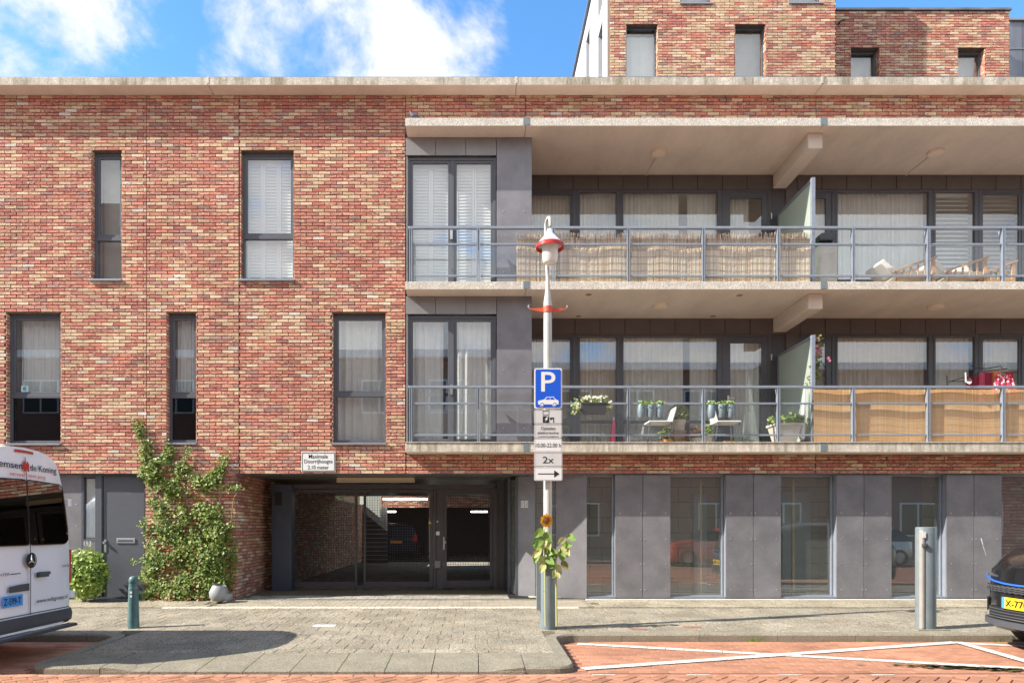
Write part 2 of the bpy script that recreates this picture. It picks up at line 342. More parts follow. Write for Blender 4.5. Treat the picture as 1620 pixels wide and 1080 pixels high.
def text(body, name, f, w, h, mt, parent, thick=.0, font_bold=0, slant=0, space=1, track=1):
    """f(a, b) -> 3-D point for a in 0..w, b in 0..h; lettering stretched to w x h."""
    cu = bpy.data.curves.new(name, 'FONT'); cu.body = body; cu.size = 1; cu.align_x = 'CENTER'; cu.resolution_u = 4
    cu.offset = font_bold; cu.space_line = space; cu.shear = slant; cu.space_character = track
    to = bpy.data.objects.new(name, cu); COL.objects.link(to)
    dg = bpy.context.evaluated_depsgraph_get(); me = bpy.data.meshes.new_from_object(to.evaluated_get(dg))
    bpy.data.objects.remove(to); bpy.data.curves.remove(cu)
    xs = [q.co.x for q in me.vertices]; ys = [q.co.y for q in me.vertices]
    x0, x1, y0, y1 = min(xs), max(xs), min(ys), max(ys)
    for q in me.vertices: q.co = f((q.co.x-x0)/(x1-x0)*w, (q.co.y-y0)/(y1-y0)*h)
    me.materials.clear(); me.materials.append(M[mt]); me.name = name
    o = bpy.data.objects.new(name, me); COL.objects.link(o); adopt(o, parent); return o

# ------------------------------------------------------------------ bricks
RED = [(.54,.185,.145),(.60,.215,.155),(.47,.16,.13),(.62,.27,.19),(.56,.235,.195),(.42,.165,.145)]
CREAM = [(.71,.52,.34),(.65,.45,.28),(.74,.56,.39),(.61,.39,.25)]
DARK = [(.37,.23,.20),(.42,.27,.23)]
PAL = [(*c, a) for c in RED for a in (.35, .95)]+[(*c, .6) for c in CREAM]+[(*c, .25) for c in DARK]+[(.74,.68,.60,.5)]
NR, NC = 12, 4
def vnoise(x, y, seed=0):
    def h(i, j): return random.Random((i*73856093) ^ (j*19349663) ^ (seed*83492791)).random()
    i, j = math.floor(x), math.floor(y); fx, fy = x-i, y-j; fx = fx*fx*(3-2*fx); fy = fy*fy*(3-2*fy)
    return (h(i,j)*(1-fx)+h(i+1,j)*fx)*(1-fy)+(h(i,j+1)*(1-fx)+h(i+1,j+1)*fx)*fy
def brickpal(s, z, rg, creamy=.30):
    c = creamy+.36*(vnoise(s*.9, z*1.6, 3)-.5); q = rg.random()
    if q < .014: return NR+NC+2
    if q < .055: return NR+NC+rg.randrange(2)
    return NR+rg.randrange(NC) if rg.random() < c else rg.randrange(NR)
CH, CW, BH, BW, BD = .0625, .2195, .0478, .2070, .02
def brick_verts(x0, x1, z0, z1, rg, d=.016):
    j = lambda a: rg.uniform(-a, a)
    fr = [(x0+j(.002), d+j(.003), z0+j(.0028)), (x1+j(.002), d+j(.003), z0+j(.0028)), (x1+j(.002), d+j(.003), z1+j(.0028)), (x0+j(.002), d+j(.003), z1+j(.0028))]
    bk = [(x0, 0, z0), (x1, 0, z0), (x1, 0, z1), (x0, 0, z1)]
    return fr+bk
BF = [(0,1,2,3),(4,5,1,0),(5,6,2,1),(6,7,3,2),(7,4,0,3)]
def brickwork(parent, s0, s1, z0, z1, org, du, nrm, holes=(), joints=(), seed=1, single=None, creamy=.31, toothed=0):
    """Courses of brick on the plane org + s*du + z*Z, standing proud along nrm. single = list that collects whole bricks."""
    rg = random.Random(seed); mb = MB(); du = Vector(du); nrm = Vector(nrm); org = Vector(org)
    def W(p): return org+du*p[0]+nrm*p[1]+Vector((0,0,p[2]))
    k = 0; z = z0
    while z < z1-.012:
        zt = min(z+BH, z1-.004); s = s0-CW+(CW*.5 if k % 2 else 0); zc = (z+zt)/2
        while s < s1:
            w = BW
            segs = [(max(s, s0+.003), min(s+w, s1-.003))]
            for (a, b, c, d) in holes:
                if c-.004 < zc < d+.004:
                    ns = []
                    for (p, q) in segs:
                        if q <= a or p >= b: ns.append((p, q))
                        else:
                            if p < a: ns.append((p, a-.002))
                            if q > b: ns.append((b+.002, q))
                    segs = ns
            for jx in joints:
                ns = []
                for (p, q) in segs:
                    if p < jx-.006 and q > jx+.006: ns += [(p, jx-.007), (jx+.007, q)]
                    else: ns.append((p, q))
                segs = ns
            for (p, q) in segs:
                if q-p < .02: continue
                ci = brickpal((p+q)/2+org.x*3, zc, rg, creamy)
                if single is not None and abs(q-p-BW) < 1e-4 and zt-z > BH-1e-4: single.append((p, z, ci, org, du, nrm)); continue
                base = PAL[ci]; f = rg.uniform(.85, 1.15)
                mb.mesh([W(t) for t in brick_verts(p, q, z, zt, rg)], BF, 0, (base[0]*f, base[1]*f, base[2]*f, base[3]*rg.uniform(.6, 1.4)))
            s += w+.0125
        z += CH; k += 1
    return mb
def finish_bricks(parent, mb, singles, seed=1, limit=300, far=None):
    """The whole bricks nearest the eye become objects; the rest join the mass."""
    rg = random.Random(seed); eye = Vector((0, -CD, EYE))
    def dist(b): p = b[3]+b[4]*(b[0]+BW/2)+Vector((0,0,b[1])); return (p-eye).length
    singles.sort(key=dist); near, rest = singles[:limit], singles[limit:]
    for (p, z, ci, org, du, nrm) in rest:
        W = lambda t: org+du*t[0]+nrm*t[1]+Vector((0,0,t[2])); base = PAL[ci]; f = rg.uniform(.85, 1.15)
        mb.mesh([W(t) for t in brick_verts(p, p+BW, z, z+BH, rg)], BF, 0, (base[0]*f, base[1]*f, base[2]*f, base[3]*rg.uniform(.6, 1.4)))
    mb.build('brickwork', 'brick', parent, kind='stuff')
    meshes = {}
    for (p, z, ci, org, du, nrm) in near:
        key = (ci, tuple(du), tuple(nrm), rg.randrange(2))
        if key not in meshes:
            b = MB(); base = PAL[ci]; f = rg.uniform(.88, 1.12)
            b.mesh([du*t[0]+nrm*t[1]+Vector((0,0,t[2])) for t in brick_verts(0, BW, 0, BH, rg)], BF, 0, (base[0]*f, base[1]*f, base[2]*f, base[3]))
            me = bpy.data.meshes.new('brick'); me.from_pydata(b.v, [], b.f); me.materials.append(M['brick'])
            ca = me.color_attributes.new('Col', 'FLOAT_COLOR', 'CORNER'); buf = []
            for fc, c in zip(b.f, b.c): buf += list(c)*len(fc)
            ca.data.foreach_set('color', buf); meshes[key] = me
        o = bpy.data.objects.new('brick', meshes[key]); COL.objects.link(o)
        o.location = org+du*p+Vector((0,0,z)); o.parent = parent; o.matrix_parent_inverse = Matrix.Translation(-Vector(parent.location))

# ================================================================== GROUND
def slopebox(mb, x0, x1, y0, y1, top, bot, col=None, mi=0):
    zt0, zt1 = top(y0), top(y1)
    vs = [(x0,y0,bot),(x1,y0,bot),(x1,y1,bot),(x0,y1,bot),(x0,y0,zt0),(x1,y0,zt0),(x1,y1,zt1),(x0,y1,zt1)]
    mb.mesh(vs, [(3,2,1,0),(4,5,6,7),(0,1,5,4),(1,2,6,5),(2,3,7,6),(3,0,4,7)], mi, col)
g = MB(); g.poly([(-400,-400,-.5),(400,-400,-.5),(400,400,-.5),(-400,400,-.5)]); struct(g.build('ground', 'darkpaver'))
KY = -3.52          # kerb line along the parking bays
BL, BRX, BF_Y = -4.55, 1.02, -5.36   # raised entry apron
pave = MB()
slopebox(pave, -26, 26, KY+.05, 1.6, lambda y: gz(y)-.012, -.4)
slopebox(pave, BL+.08, BRX-.08, -4.72, KY+.05, lambda y: gz(y)-.012, -.4)
pavement = struct(pave.build('pavement', 'paverjoint'))
def tilecol(rg, base, j=.1): f = rg.uniform(1-j, 1+j); h = rg.uniform(-.02, .02); return (base[0]*f+h*base[0], base[1]*f, base[2]*f-h*base[2], 0)
def pieces(parent, name, stuffname, items, mtx, matname, base, j=.1, limit=300, h=.02, slope=.02, joint=.006, rgseed=3, keep=None):
    """items: (cx, cy, lx, ly, rot); whole pieces nearest the eye are objects, the rest one mass."""
    rg = random.Random(rgseed); items = sorted(items, key=lambda t: (t[0])**2+(t[1]+CD)**2)
    vis = [t for t in items if t[5]]; lim = {id(t) for t in vis[:limit]}
    mb = MB(); cache = {}
    def verts(lx, ly, rot, cx=0, cy=0, zz=0):
        c, s = math.cos(rot), math.sin(rot); out = []
        b = .0035
        for (ex, zt) in ((0, -h), (0, -b), (b, 0)):
            for a, d in ((-1,-1),(1,-1),(1,1),(-1,1)):
                x, y = a*(lx/2-joint/2-ex), d*(ly/2-joint/2-ex); wx, wy = x*c-y*s, x*s+y*c
                out.append((cx+wx, cy+wy, zz+slope*wy+zt))
        return out
    FS = [(8,9,10,11)]+[(i, (i+1) % 4, 4+(i+1) % 4, 4+i) for i in range(4)]+[(4+i, 4+(i+1) % 4, 8+(i+1) % 4, 8+i) for i in range(4)]
    for t in items:
        cx, cy, lx, ly, rot = t[:5]; zz = mtx(cy)+rg.uniform(-.0015, .0015)
        if id(t) in lim:
            key = (round(lx, 3), round(ly, 3), round(rot, 3), rg.randrange(7))
            if key not in cache:
                me = bpy.data.meshes.new(name); me.from_pydata(verts(lx, ly, rot), [], FS); me.materials.append(M[matname])
                ca = me.color_attributes.new('Col', 'FLOAT_COLOR', 'CORNER'); ca.data.foreach_set('color', list(tilecol(rg, base, j))*36); cache[key] = me
            o = bpy.data.objects.new(name, cache[key]); COL.objects.link(o); o.location = (cx, cy, zz); o.parent = parent
        else: mb.mesh(verts(lx, ly, rot, cx, cy, zz), FS, 0, tilecol(rg, base, j))
    if mb.f: mb.build(stuffname, matname, parent, kind='stuff')
# 30 x 30 tiles in half bond
items = []; T = .3
ylim = [(-4.66, KY+.12, BL+.16, BRX-.14), (KY+.12, -1.16, -12, 14)]
ys = [-1.16-T*i for i in range(13)]
for i, y1 in enumerate(ys):
    y0 = y1-T
    xa, xb = (-12, 14) if y0 > KY+.10 else (BL+.16, BRX-.14)
    if y0 < -4.8: break
    if y0 < -4.66: y0 = -4.66
    if y0 < KY+.12 < y1 and y0 > -4.6:      # row cut by the kerb outside the apron
        x = -12+(T/2 if i % 2 else 0)
        while x < 14:
            if x+T < BL+.16 or x > BRX-.14: items.append((x+T/2, (KY+.12+y1)/2, T, y1-KY-.12, 0, False))
            x += T
        xa, xb = BL+.16, BRX-.14
    x = math.floor(xa/T)*T+(T/2 if i % 2 else 0)-T
    while x < xb:
        a, b = max(x, xa), min(x+T, xb)
        if b-a > .03: items.append(((a+b)/2, (y0+y1)/2, b-a, y1-y0, 0, abs((a+b)/2) < 8))
        x += T
pieces(pavement, 'paving_tile', 'far_paving_tiles', items, gz, 'tile', (.285,.25,.188), .10, joint=.004)
# strip of tiles right against the front, west and east of the entry, and the pale soldier course across the entry
items = []; 
for i in range(200):
    x = -12+i*.13
    if -5.2 < x < 1.75: items.append((x, -1.06, .13, .17, 0, True))
band = MB()
pieces(pavement, 'pale_brick_paver', 'pale_pavers', items, gz, 'tile', (.66,.60,.48), .07, rgseed=5)
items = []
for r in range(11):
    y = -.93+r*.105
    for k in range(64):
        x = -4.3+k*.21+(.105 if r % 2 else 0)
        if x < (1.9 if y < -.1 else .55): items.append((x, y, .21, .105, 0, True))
for r in range(2):
    pass
pieces(pavement, 'entry_paver', 'entry_pavers', [q for q in items if q[1] < -.12], gz, 'darkpaver', (.31,.27,.20), .12, slope=.02, rgseed=6)
pieces(pavement, 'darker_paver', 'darker_pavers', [q for q in items if -.12 <= q[1] < .12], gz, 'darkpaver', (.17,.155,.13), .14, slope=.02, rgseed=7)  # rows at the passage mouth get a darker paver colour
items = []
for r in range(3):
    for k in range(90):
        for xa, xb in ((-12, -4.42), (2.0, 14)):
            x = xa+k*.3+(.15 if r % 2 else 0)+.15
            if x+.15 < xb: items.append((x, -.86+r*.3, .3, .3, 0, abs(x) < 8))
pieces(pavement, 'wall_side_tile', 'wall_side_tiles', items, gz, 'tile', (.315,.275,.20), .10, rgseed=9)
wt_, = [MB()]
for k in range(26):
    x = 2.0+k*.5; slopebox(wt_, x+.003, x+.497, -.115, -.005, lambda y: .006, -.2)
wt_.build('plinth_strip', 'conc_clean', pavement)
# kerb stones following the bays and the apron
def arc(cx, cy, r, a0, a1, n): return [(cx+r*math.cos(R(a0+(a1-a0)*i/n)), cy+r*math.sin(R(a0+(a1-a0)*i/n))) for i in range(n+1)]
def kerbrun(path, width, topf, n_break=1.0, name='kerb_stone'):
    """outer edge path; the stone lies to the left of travel"""
    pts = [Vector((p[0], p[1], 0)) for p in path]; acc = 0; seg = [pts[0]]
    runs = []
    for a, b in zip(pts, pts[1:]):
        dl = (b-a).length; pos = 0
        while acc+dl-pos > n_break:
            need = n_break-acc; pos += need; q = a+(b-a)*(pos/dl); seg.append(q); runs.append(seg); seg = [q]; acc = 0
        acc += dl-pos if True else 0; seg.append(b)
    runs.append(seg)
    for sg in runs:
        sg = [p for i, p in enumerate(sg) if i == 0 or (p-sg[i-1]).length > .01]
        if len(sg) < 2: continue
        vs = []; 
        for i, p in enumerate(sg):
            d = (sg[min(i+1, len(sg)-1)]-sg[max(i-1, 0)]).normalized(); nrm = Vector((-d.y, d.x, 0))
            if i == 0: p = p+d*.003
            if i == len(sg)-1: p = p-d*.003
            inn = p+nrm*width; o1 = p+nrm*.018
            vs += [(p.x, p.y, -.4), (p.x, p.y, topf(p.y)-.018), (o1.x, o1.y, topf(o1.y)+.002), (inn.x, inn.y, topf(inn.y)+.002), (inn.x, inn.y, -.4)]
        fs = []
        for i in range(len(sg)-1):
            for k in range(4): fs.append((i*5+k, (i+1)*5+k, (i+1)*5+k+1, i*5+k+1))
        fs.append((4,3,2,1,0)); n = (len(sg)-1)*5; fs.append((n, n+1, n+2, n+3, n+4))
        MB().mesh(vs, fs).build(name, 'kerb', pavement, recalc=True)
rightpath = [(.50, BF_Y)] + [(.72, BF_Y)] + arc(BRX-.22, BF_Y+.22, .22, -90, 0, 6) + [(BRX, KY-.30)]
rightpath += [(BRX+.30-.30*math.cos(R(a)), KY-.30+.30*math.sin(R(a))) for a in (15, 30, 45, 60, 75, 90)] + [(14, KY)]
kerbrun(rightpath, .15, gz)
leftpath = [(-14, KY), (BL-.30, KY)] + [(BL-.30+.30*math.sin(R(a)), KY-.30+.30*math.cos(R(a))) for a in (15, 30, 45, 60, 75, 90)]
leftpath += [(BL, BF_Y+.22)] + arc(BL+.22, BF_Y+.22, .22, 180, 270, 6) + [(-3.78, BF_Y)]
kerbrun(leftpath, .15, gz)
# apron infill beside the ramp
fill = MB()
for (a, b) in ((BL+.14, -3.78), (.50, BRX-.14)):
    slopebox(fill, a+.004, b-.004, BF_Y+.15, -4.665, gz, -.4)
fill.build('apron_slab', 'kerb', pavement)
# sloping entry stones, half a metre each
x = -3.76; k = 0
ztop, zlow = gz(-4.67), ROAD+.015
while x < .49:
    w = .474; rb = MB()
    rb.mesh([(x+.004,BF_Y-.01,-.4),(x+w-.004,BF_Y-.01,-.4),(x+w-.004,-4.67,-.4),(x+.004,-4.67,-.4),(x+.004,BF_Y-.01,zlow),(x+w-.004,BF_Y-.01,zlow),(x+w-.004,-4.67,ztop),(x+.004,-4.67,ztop)],
            [(3,2,1,0),(4,5,6,7),(0,1,5,4),(1,2,6,5),(2,3,7,6),(3,0,4,7)])
    rb.build('ramp_stone', 'kerb', pavement); x += w; k += 1
for sx_, sg_ in ((-3.78, -1), (.50, 1)):       # tapered end stones
    a = MB(); a.mesh([(sx_-.005*sg_, BF_Y, -.4),(sx_-.005*sg_, BF_Y, gz(BF_Y)),(sx_-.005*sg_, BF_Y+.30, gz(BF_Y+.3)),(sx_-.34*sg_, BF_Y, zlow+.002),(sx_-.12*sg_, BF_Y+.62, gz(BF_Y+.62)),(sx_-.005*sg_, BF_Y+.62, gz(BF_Y+.62)),(sx_-.005*sg_, BF_Y+.62, -.4),(sx_-.34*sg_, BF_Y, -.4)],
            [(0,3,1),(1,3,4,2),(2,4,5),(0,7,3)]); a.build('tapered_stone', 'kerb', pavement)
pl = MB(); slopebox(pl, X(495,-2.9), X(531,-2.9), -2.97, -2.80, lambda y: gz(y)+.006, -.3); pl.build('white_stone', 'signface', pavement)
for (u, v) in ((1010, 995), (1095, 991)):
    y = -3.15+(995-v)*.04; b = MB(); slopebox(b, X(u,y)-.12, X(u,y)+.12, y-.06, y+.06, lambda q: gz(q)+.005, -.3); b.build('small_cover', 'clinkerjoint', pavement)

# road and parking bay
r = MB(); r.box(-30, 30, -13, BF_Y-.02, -.45, ROAD-.012); r.box(-30, BL+.2, BF_Y-.02, KY+.1, -.45, ROAD-.012); r.box(BRX-.2, 30, BF_Y-.02, KY+.1, -.45, ROAD-.012)
road = struct(r.build('road', 'clinkerjoint'))
items = []; s2 = math.sqrt(.5); bw, bl = .105, .21
for i in range(-95, 96):
    for j in range(-60, 61):
        # herringbone laid at 45 degrees
        for (ox, oy, lx, ly) in ((0, 0, bl, bw), (bl, 0, bw, bl)):
            a = ox+i*bw+j*2*bl+lx/2; b = oy+i*bw+ly/2
            x = (a-b)*s2; y = (a+b)*s2
            pass
seen = set()
for n in range(-140, 140):
    for m in range(-40, 40):
        # diagonal stair of L pairs
        ax = n*bw+m*4*bw/1; ay = n*bw
        for (lx, ly, cx, cy) in ((bl, bw, ax+bl/2, ay+bw/2), (bw, bl, ax+bl+bw/2, ay+bw-bl/2+ bw/2 - bw/2)):
            x = (cx-cy)*s2; y = (cx+cy)*s2-8.6
            if -9.5 < x < 11.5 and -10.2 < y < BF_Y-.12:
                q = (round(x, 2), round(y, 2))
                if q in seen: continue
                seen.add(q); items.append((x, y, lx, ly, R(45), y > -6.15))
pieces(road, 'clinker', 'road_clinkers', items, lambda y: ROAD, 'clinker', (.40,.19,.115), .18, slope=0, joint=.012, h=.03, rgseed=11)
items = []
for r_ in range(18):
    y = KY-.075-r_*.101
    for k in range(120):
        for xa, xb in ((-12, BL-.02), (BRX+.03, 13)):
            x = xa+k*.205+(.1025 if r_ % 2 else 0)+.1
            if x < xb and y > -5.42:
                if xa > 0 and x < BRX+.35 and y > KY-.2: continue
                items.append((x, y, .205, .101, 0, 0 < x < 9 and False))
bay = MB(); struct_bay = None
pieces(road, 'bay_clinker', 'bay_clinkers', items, lambda y: ROAD, 'clinker', (.40,.195,.12), .16, slope=0, joint=.006, h=.03, rgseed=12)
items = [(-9.5+k*.21, -5.47, .21, .1, 0, False) for k in range(105)]
pieces(road, 'edge_clinker', 'edge_clinkers', items, lambda y: ROAD, 'clinker', (.48,.24,.16), .10, slope=0, joint=.007, h=.03, rgseed=13)
def line(p, q, w=.10, z=.006):
    p, q = Vector((*p, 0)), Vector((*q, 0)); d = (q-p).normalized(); n = Vector((-d.y, d.x, 0))*w/2; b = MB(); L_ = (q-p).length; k = max(1, int(L_/.21)); rg = random.Random(int(p.x*100))
    for i in range(k):     # painted on each clinker, so the line breaks at the joints
        a0 = p+d*(L_*i/k+.004); a1 = p+d*(L_*(i+1)/k-.004); j0 = rg.uniform(-.004, .004)
        b.poly([(a0-n).to_tuple()[:2]+(ROAD+z,), (a1-n).to_tuple()[:2]+(ROAD+z,), (a1+n).to_tuple()[:2]+(ROAD+z,), (a0+n).to_tuple()[:2]+(ROAD+z,)])
    return b.build('painted_line', 'marking', road)
line((1.28, -3.70), (5.95, -5.25), .13, .006); line((1.10, -5.20), (6.10, -3.62), .13, .010)
line((6.13, -3.60), (5.93, -5.28), .13, .014); line((6.20, -3.68), (10.9, -5.25), .13, .006); line((6.05, -5.25), (10.9, -3.66), .13, .010)
for u in (955, 1105, 1250, 1397): dx = X(u, -5.47); line((dx-.12, -5.47), (dx+.12, -5.47), .035, .006)
# dried moss, grit and gum spots
rg = random.Random(44); b = MB(); g_ = MB()
for i in range(420):
    x = rg.gauss(5.15, .32); y = -5.17+rg.gauss(0, .035)-.22*(x-5.1); a = rg.uniform(0, 3); s = rg.uniform(.006, .028)
    b.poly([(x+s*2*math.cos(a+k*1.26), y+s*.7*math.sin(a+k*1.26), ROAD+.0165) for k in range(5)])
o = b.build('dried_moss', mat('moss', (.12,.10,.03), 1), road); o['kind'] = 'stuff'
for i in range(520):
    x = rg.uniform(-6, 9); y = rg.uniform(KY+.2, -.5) if rg.random() < .75 else rg.uniform(-5.2, -3.6)
    if y < KY+.15 and not (BL+.2 < x < BRX-.2): continue
    if y < -4.6: continue
    s = rg.choice((.006, .009, .014, .02)); a = rg.uniform(0, 3)
    g_.poly([(x+s*rg.uniform(.7, 1.3)*math.cos(a+k*1.05), y+s*rg.uniform(.7, 1.3)*math.sin(a+k*1.05), gz(y)+.0045) for k in range(6)], rg.choice((0, 0, 1)))
o = g_.build('gum_spots', [mat('pale_spot', (.50,.46,.38), .9), mat('dark_spot', (.10,.09,.075), .9)], pavement); o['kind'] = 'stuff'
# weeds in the joints along the kerb
w = MB(); rg = random.Random(4)
for (cx, cy, n, h) in ((X(1197,-3.56), -3.55, 26, .07), (X(912,-3.3), -3.30, 16, .03), (X(1378,-3.56), -3.55, 14, .04), (X(1580,-3.56), -3.55, 12, .05), (-.9, -5.0, 10, .02)):
    for i in range(n):
        a = rg.uniform(0, 6.28); x0 = cx+rg.uniform(-.1, .1); y0 = cy+rg.uniform(-.02, .02); zb = ROAD if cy < -3.5 else gz(cy); hh = h*rg.uniform(.5, 1.2)
        w.poly([(x0-.006, y0, zb), (x0+.006, y0, zb), (x0+math.cos(a)*.03, y0+math.sin(a)*.02, zb+hh)])
for x in (-2.81, -2.34, -1.39, -.92):
    for i in range(40):
        y0 = rg.uniform(-5.3, -4.7); zb = zlow+(ztop-zlow)*(y0-BF_Y)/(4.67-5.36)*-1 if False else zlow+(ztop-zlow)*(y0-BF_Y)/.69
        w.poly([(x-.012, y0, zb-.01), (x+.004, y0, zb-.01), (x+rg.uniform(-.02,.02), y0+rg.uniform(-.01,.01), zb+rg.uniform(.002,.014))])
o = w.build('weeds', 'potleaf'); o['kind'] = 'stuff'; o['label'] = 'small green weeds in the joints along the kerb'

# ================================================================== APARTMENT BUILDING
apt = thing('apartment_building', (0, 0, 0), 'three storey red and cream brick apartment building with grey metal cladding and long balconies', 'building')
fx = lambda u: X(u, 0); fz = lambda v: Z(v, 0)
XL, XR, BX = -10.2, 12.2, fx(641)            # west end, east end, end of the plain brick front
LZ = 2.285                                    # underside of the first floor brickwork
CZ = 9.154                                    # underside of the cornice
Wn = {'a': (fx(144), fx(193.5), fz(443), fz(238)), 'b': (fx(379.5), fx(466), fz(443), fz(238)),
      'c': (fx(9.5), fx(97), fz(702), fz(495)), 'd': (fx(263.5), fx(311.5), fz(701), fz(495)), 'e': (fx(525), fx(611.5), fz(701), fz(495))}
DOORX0, DOORX1 = fx(85), fx(230); PSX0, PSX1 = fx(373), .95
holes = list(Wn.values())
slabz = ((8.39, 8.53), (5.505, 5.64), (2.635, 2.80))
# backing walls (mortar), split round the openings
def backing(mb, x0, x1, z0, z1, hs, y0=.0, y1=.12):
    xs = sorted({x0, x1}|{h[0] for h in hs if x0 < h[0] < x1}|{h[1] for h in hs if x0 < h[1] < x1})
    for a, b in zip(xs, xs[1:]):
        m = (a+b)/2; cuts = sorted([(h[2], h[3]) for h in hs if h[0] < m < h[1]]); z = z0
        for (c, d) in cuts:
            if c > z: mb.box(a, b, y0, y1, z, c)
            z = max(z, d)
        if z < z1: mb.box(a, b, y0, y1, z, z1)
bk = MB(); backing(bk, XL, BX, LZ, CZ, holes, .012, .3)
backing(bk, XL, DOORX0-.9, -.2, LZ, [], .012, .3)
bk.box(DOORX1, PSX0, .012, .25, -.2, LZ-.001); bk.box(PSX0-.25, PSX0-.012, .25, 8.5, -.2, LZ-.001)
bk.box(BX, XR, .012, .2, 8.45, CZ); bk.box(BX, XR, .022, .2, LZ, 2.635)
wallp = bk.build('wall', 'mortar', apt)
sing = []; masses = []
org = (0, .012, 0)
m1 = brickwork(apt, XL, BX, LZ, CZ, org, (1,0,0), (0,-1,0), holes, [fx(232), fx(378)], 1, sing)
m2 = brickwork(apt, BX+.01, XR, 8.545, CZ, org, (1,0,0), (0,-1,0), (), [fx(831), fx(1291)], 2, None, .28)
m3 = brickwork(apt, BX, XR, LZ, 2.62, (0, .022, 0), (1,0,0), (0,-1,0), (), [fx(1291)], 3, sing, .22)
m4 = brickwork(apt, DOORX1, PSX0, -.08, LZ, org, (1,0,0), (0,-1,0), (), [], 4, sing)
m5 = brickwork(apt, .012, 8.5, -.08, LZ, (PSX0-.012, 0, 0), (0,1,0), (1,0,0), (), [], 5, None, .3)
m6 = brickwork(apt, XL, DOORX0-.9, -.08, LZ, org, (1,0,0), (0,-1,0), (), [], 6, None)
# reveals: brick returns in the openings
def add(a, b):
    n = len(a.v); a.v += b.v; a.f += [tuple(n+i for i in f) for f in b.f]; a.m += b.m; a.c += b.c
for i, (a, b, c, d) in enumerate(holes):
    add(m1, brickwork(apt, 0, .09, c, d, (a, .0, 0), (0,1,0), (1,0,0), (), [], 30+i)); add(m1, brickwork(apt, 0, .09, c, d, (b, .0, 0), (0,1,0), (-1,0,0), (), [], 40+i))
for q in (m2, m3, m4, m5, m6): add(m1, q)
finish_bricks(apt, m1, sing)
# window head returns and soldier lintel strip of the ground floor opening
h = MB()
for (a, b, c, d) in holes: h.box(a-.01, b+.01, .016, .2, d+.001, d+.02)
h.box(XL, XR, .0, .3, LZ-.006, LZ+.001); h.build('lintel', 'zinc', apt)
# weep holes
wh = MB()
for k in range(27): wh.box(XL+.4+k*.845, XL+.412+k*.845, -.0035, .02, fz(161.5), fz(156.5))
for k in range(10): wh.box(BX+.35+k*1.05, BX+.363+k*1.05, .004, .03, fz(728), fz(722))
wh.build('weep_hole', 'ink', apt)
# rooms behind the windows, dark
rm = MB()
def room(x0, x1, z0, z1, y0, y1):
    a, b, c, d = x0-.25, x1+.25, z0-.15, z1+.15
    rm.poly([(a,y1,c),(b,y1,c),(b,y1,d),(a,y1,d)]); rm.poly([(a,y0,c),(a,y1,c),(a,y1,d),(a,y0,d)]); rm.poly([(b,y0,c),(b,y1,c),(b,y1,d),(b,y0,d)])
    rm.poly([(a,y0,c),(b,y0,c),(b,y1,c),(a,y1,c)]); rm.poly([(a,y0,d),(b,y0,d),(b,y1,d),(a,y1,d)])
for (a, b, c, d) in holes: room(a+.24, b-.24, c+.1, d-.1, .24, 2.6)
# ---- windows
def window(x0, x1, z0, z1, y, xs=(), zs=(), fw=.05, depth=.07, sash=None, glass='glass', fm='frame', name='window', dark=(), nosash=()):
    """outer frame with mullions xs and transoms zs; each cell gets a sash and a pane"""
    b = MB(); b.box(x0, x0+fw, y, y+depth, z0, z1); b.box(x1-fw, x1, y, y+depth, z0, z1)
    b.box(x0+fw, x1-fw, y, y+depth, z0, z0+fw); b.box(x0+fw, x1-fw, y, y+depth, z1-fw, z1)
    for q in zs: b.box(x0+fw, x1-fw, y+.001, y+depth-.001, q-fw*.6, q+fw*.6)
    ed = [z0+fw]+[t for q in zs for t in (q-fw*.6, q+fw*.6)]+[z1-fw]
    for q in xs:
        for k in range(0, len(ed), 2): b.box(q-fw*.6, q+fw*.6, y, y+depth, ed[k], ed[k+1])
    w_ = b.build(name, fm, apt, bevel=.004)
    xe = [x0+fw]+[t for q in xs for t in (q-fw*.6, q+fw*.6)]+[x1-fw]; n = 0
    for i in range(0, len(xe), 2):
        for k in range(0, len(ed), 2):
            a, c, d, e = xe[i], xe[i+1], ed[k], ed[k+1]; s = sash if sash and (i//2, k//2) not in nosash else 0
            if s:
                sb = MB(); yy = y+.014
                sb.box(a, a+s, yy, yy+.05, d, e); sb.box(c-s, c, yy, yy+.05, d, e); sb.box(a+s, c-s, yy, yy+.05, d, d+s); sb.box(a+s, c-s, yy, yy+.05, e-s, e)
                sb.build('sash', fm, w_, bevel=.004)
            s_ = s or 0; p = MB(); p.box(a+s_-.003, c-s_+.003, y+.034, y+.040, d+s_-.003, e-s_+.003)
            p.build('glass_pane', 'glass_dark' if (i//2, k//2) in dark else glass, w_)
    return w_
def sill(w_, x0, x1, z, y0=-.05, y1=.1):
    b = MB(); b.mesh([(x0,y0,z-.035),(x1,y0,z-.035),(x1,y1,z-.03),(x0,y1,z-.03),(x0,y0,z-.004),(x1,y0,z-.004),(x1,y1,z+.012),(x0,y1,z+.012)],
        [(3,2,1,0),(4,5,6,7),(0,1,5,4),(1,2,6,5),(2,3,7,6),(3,0,4,7)]); b.build('window_sill', 'framelight', w_)
for k, tv in (('a', 374.5), ('b', 372), ('c', 625), ('d', 625), ('e', 623)):
    a, b, c, d = Wn[k]; w_ = window(a, b, c+.015, d, .09, zs=(fz(tv),), fw=.055, depth=.08, sash=.045, nosash=((0, 0),), dark=((0, 0),) if k in 'cd' else ())
    sill(w_, a-.02, b+.0, c+.012)
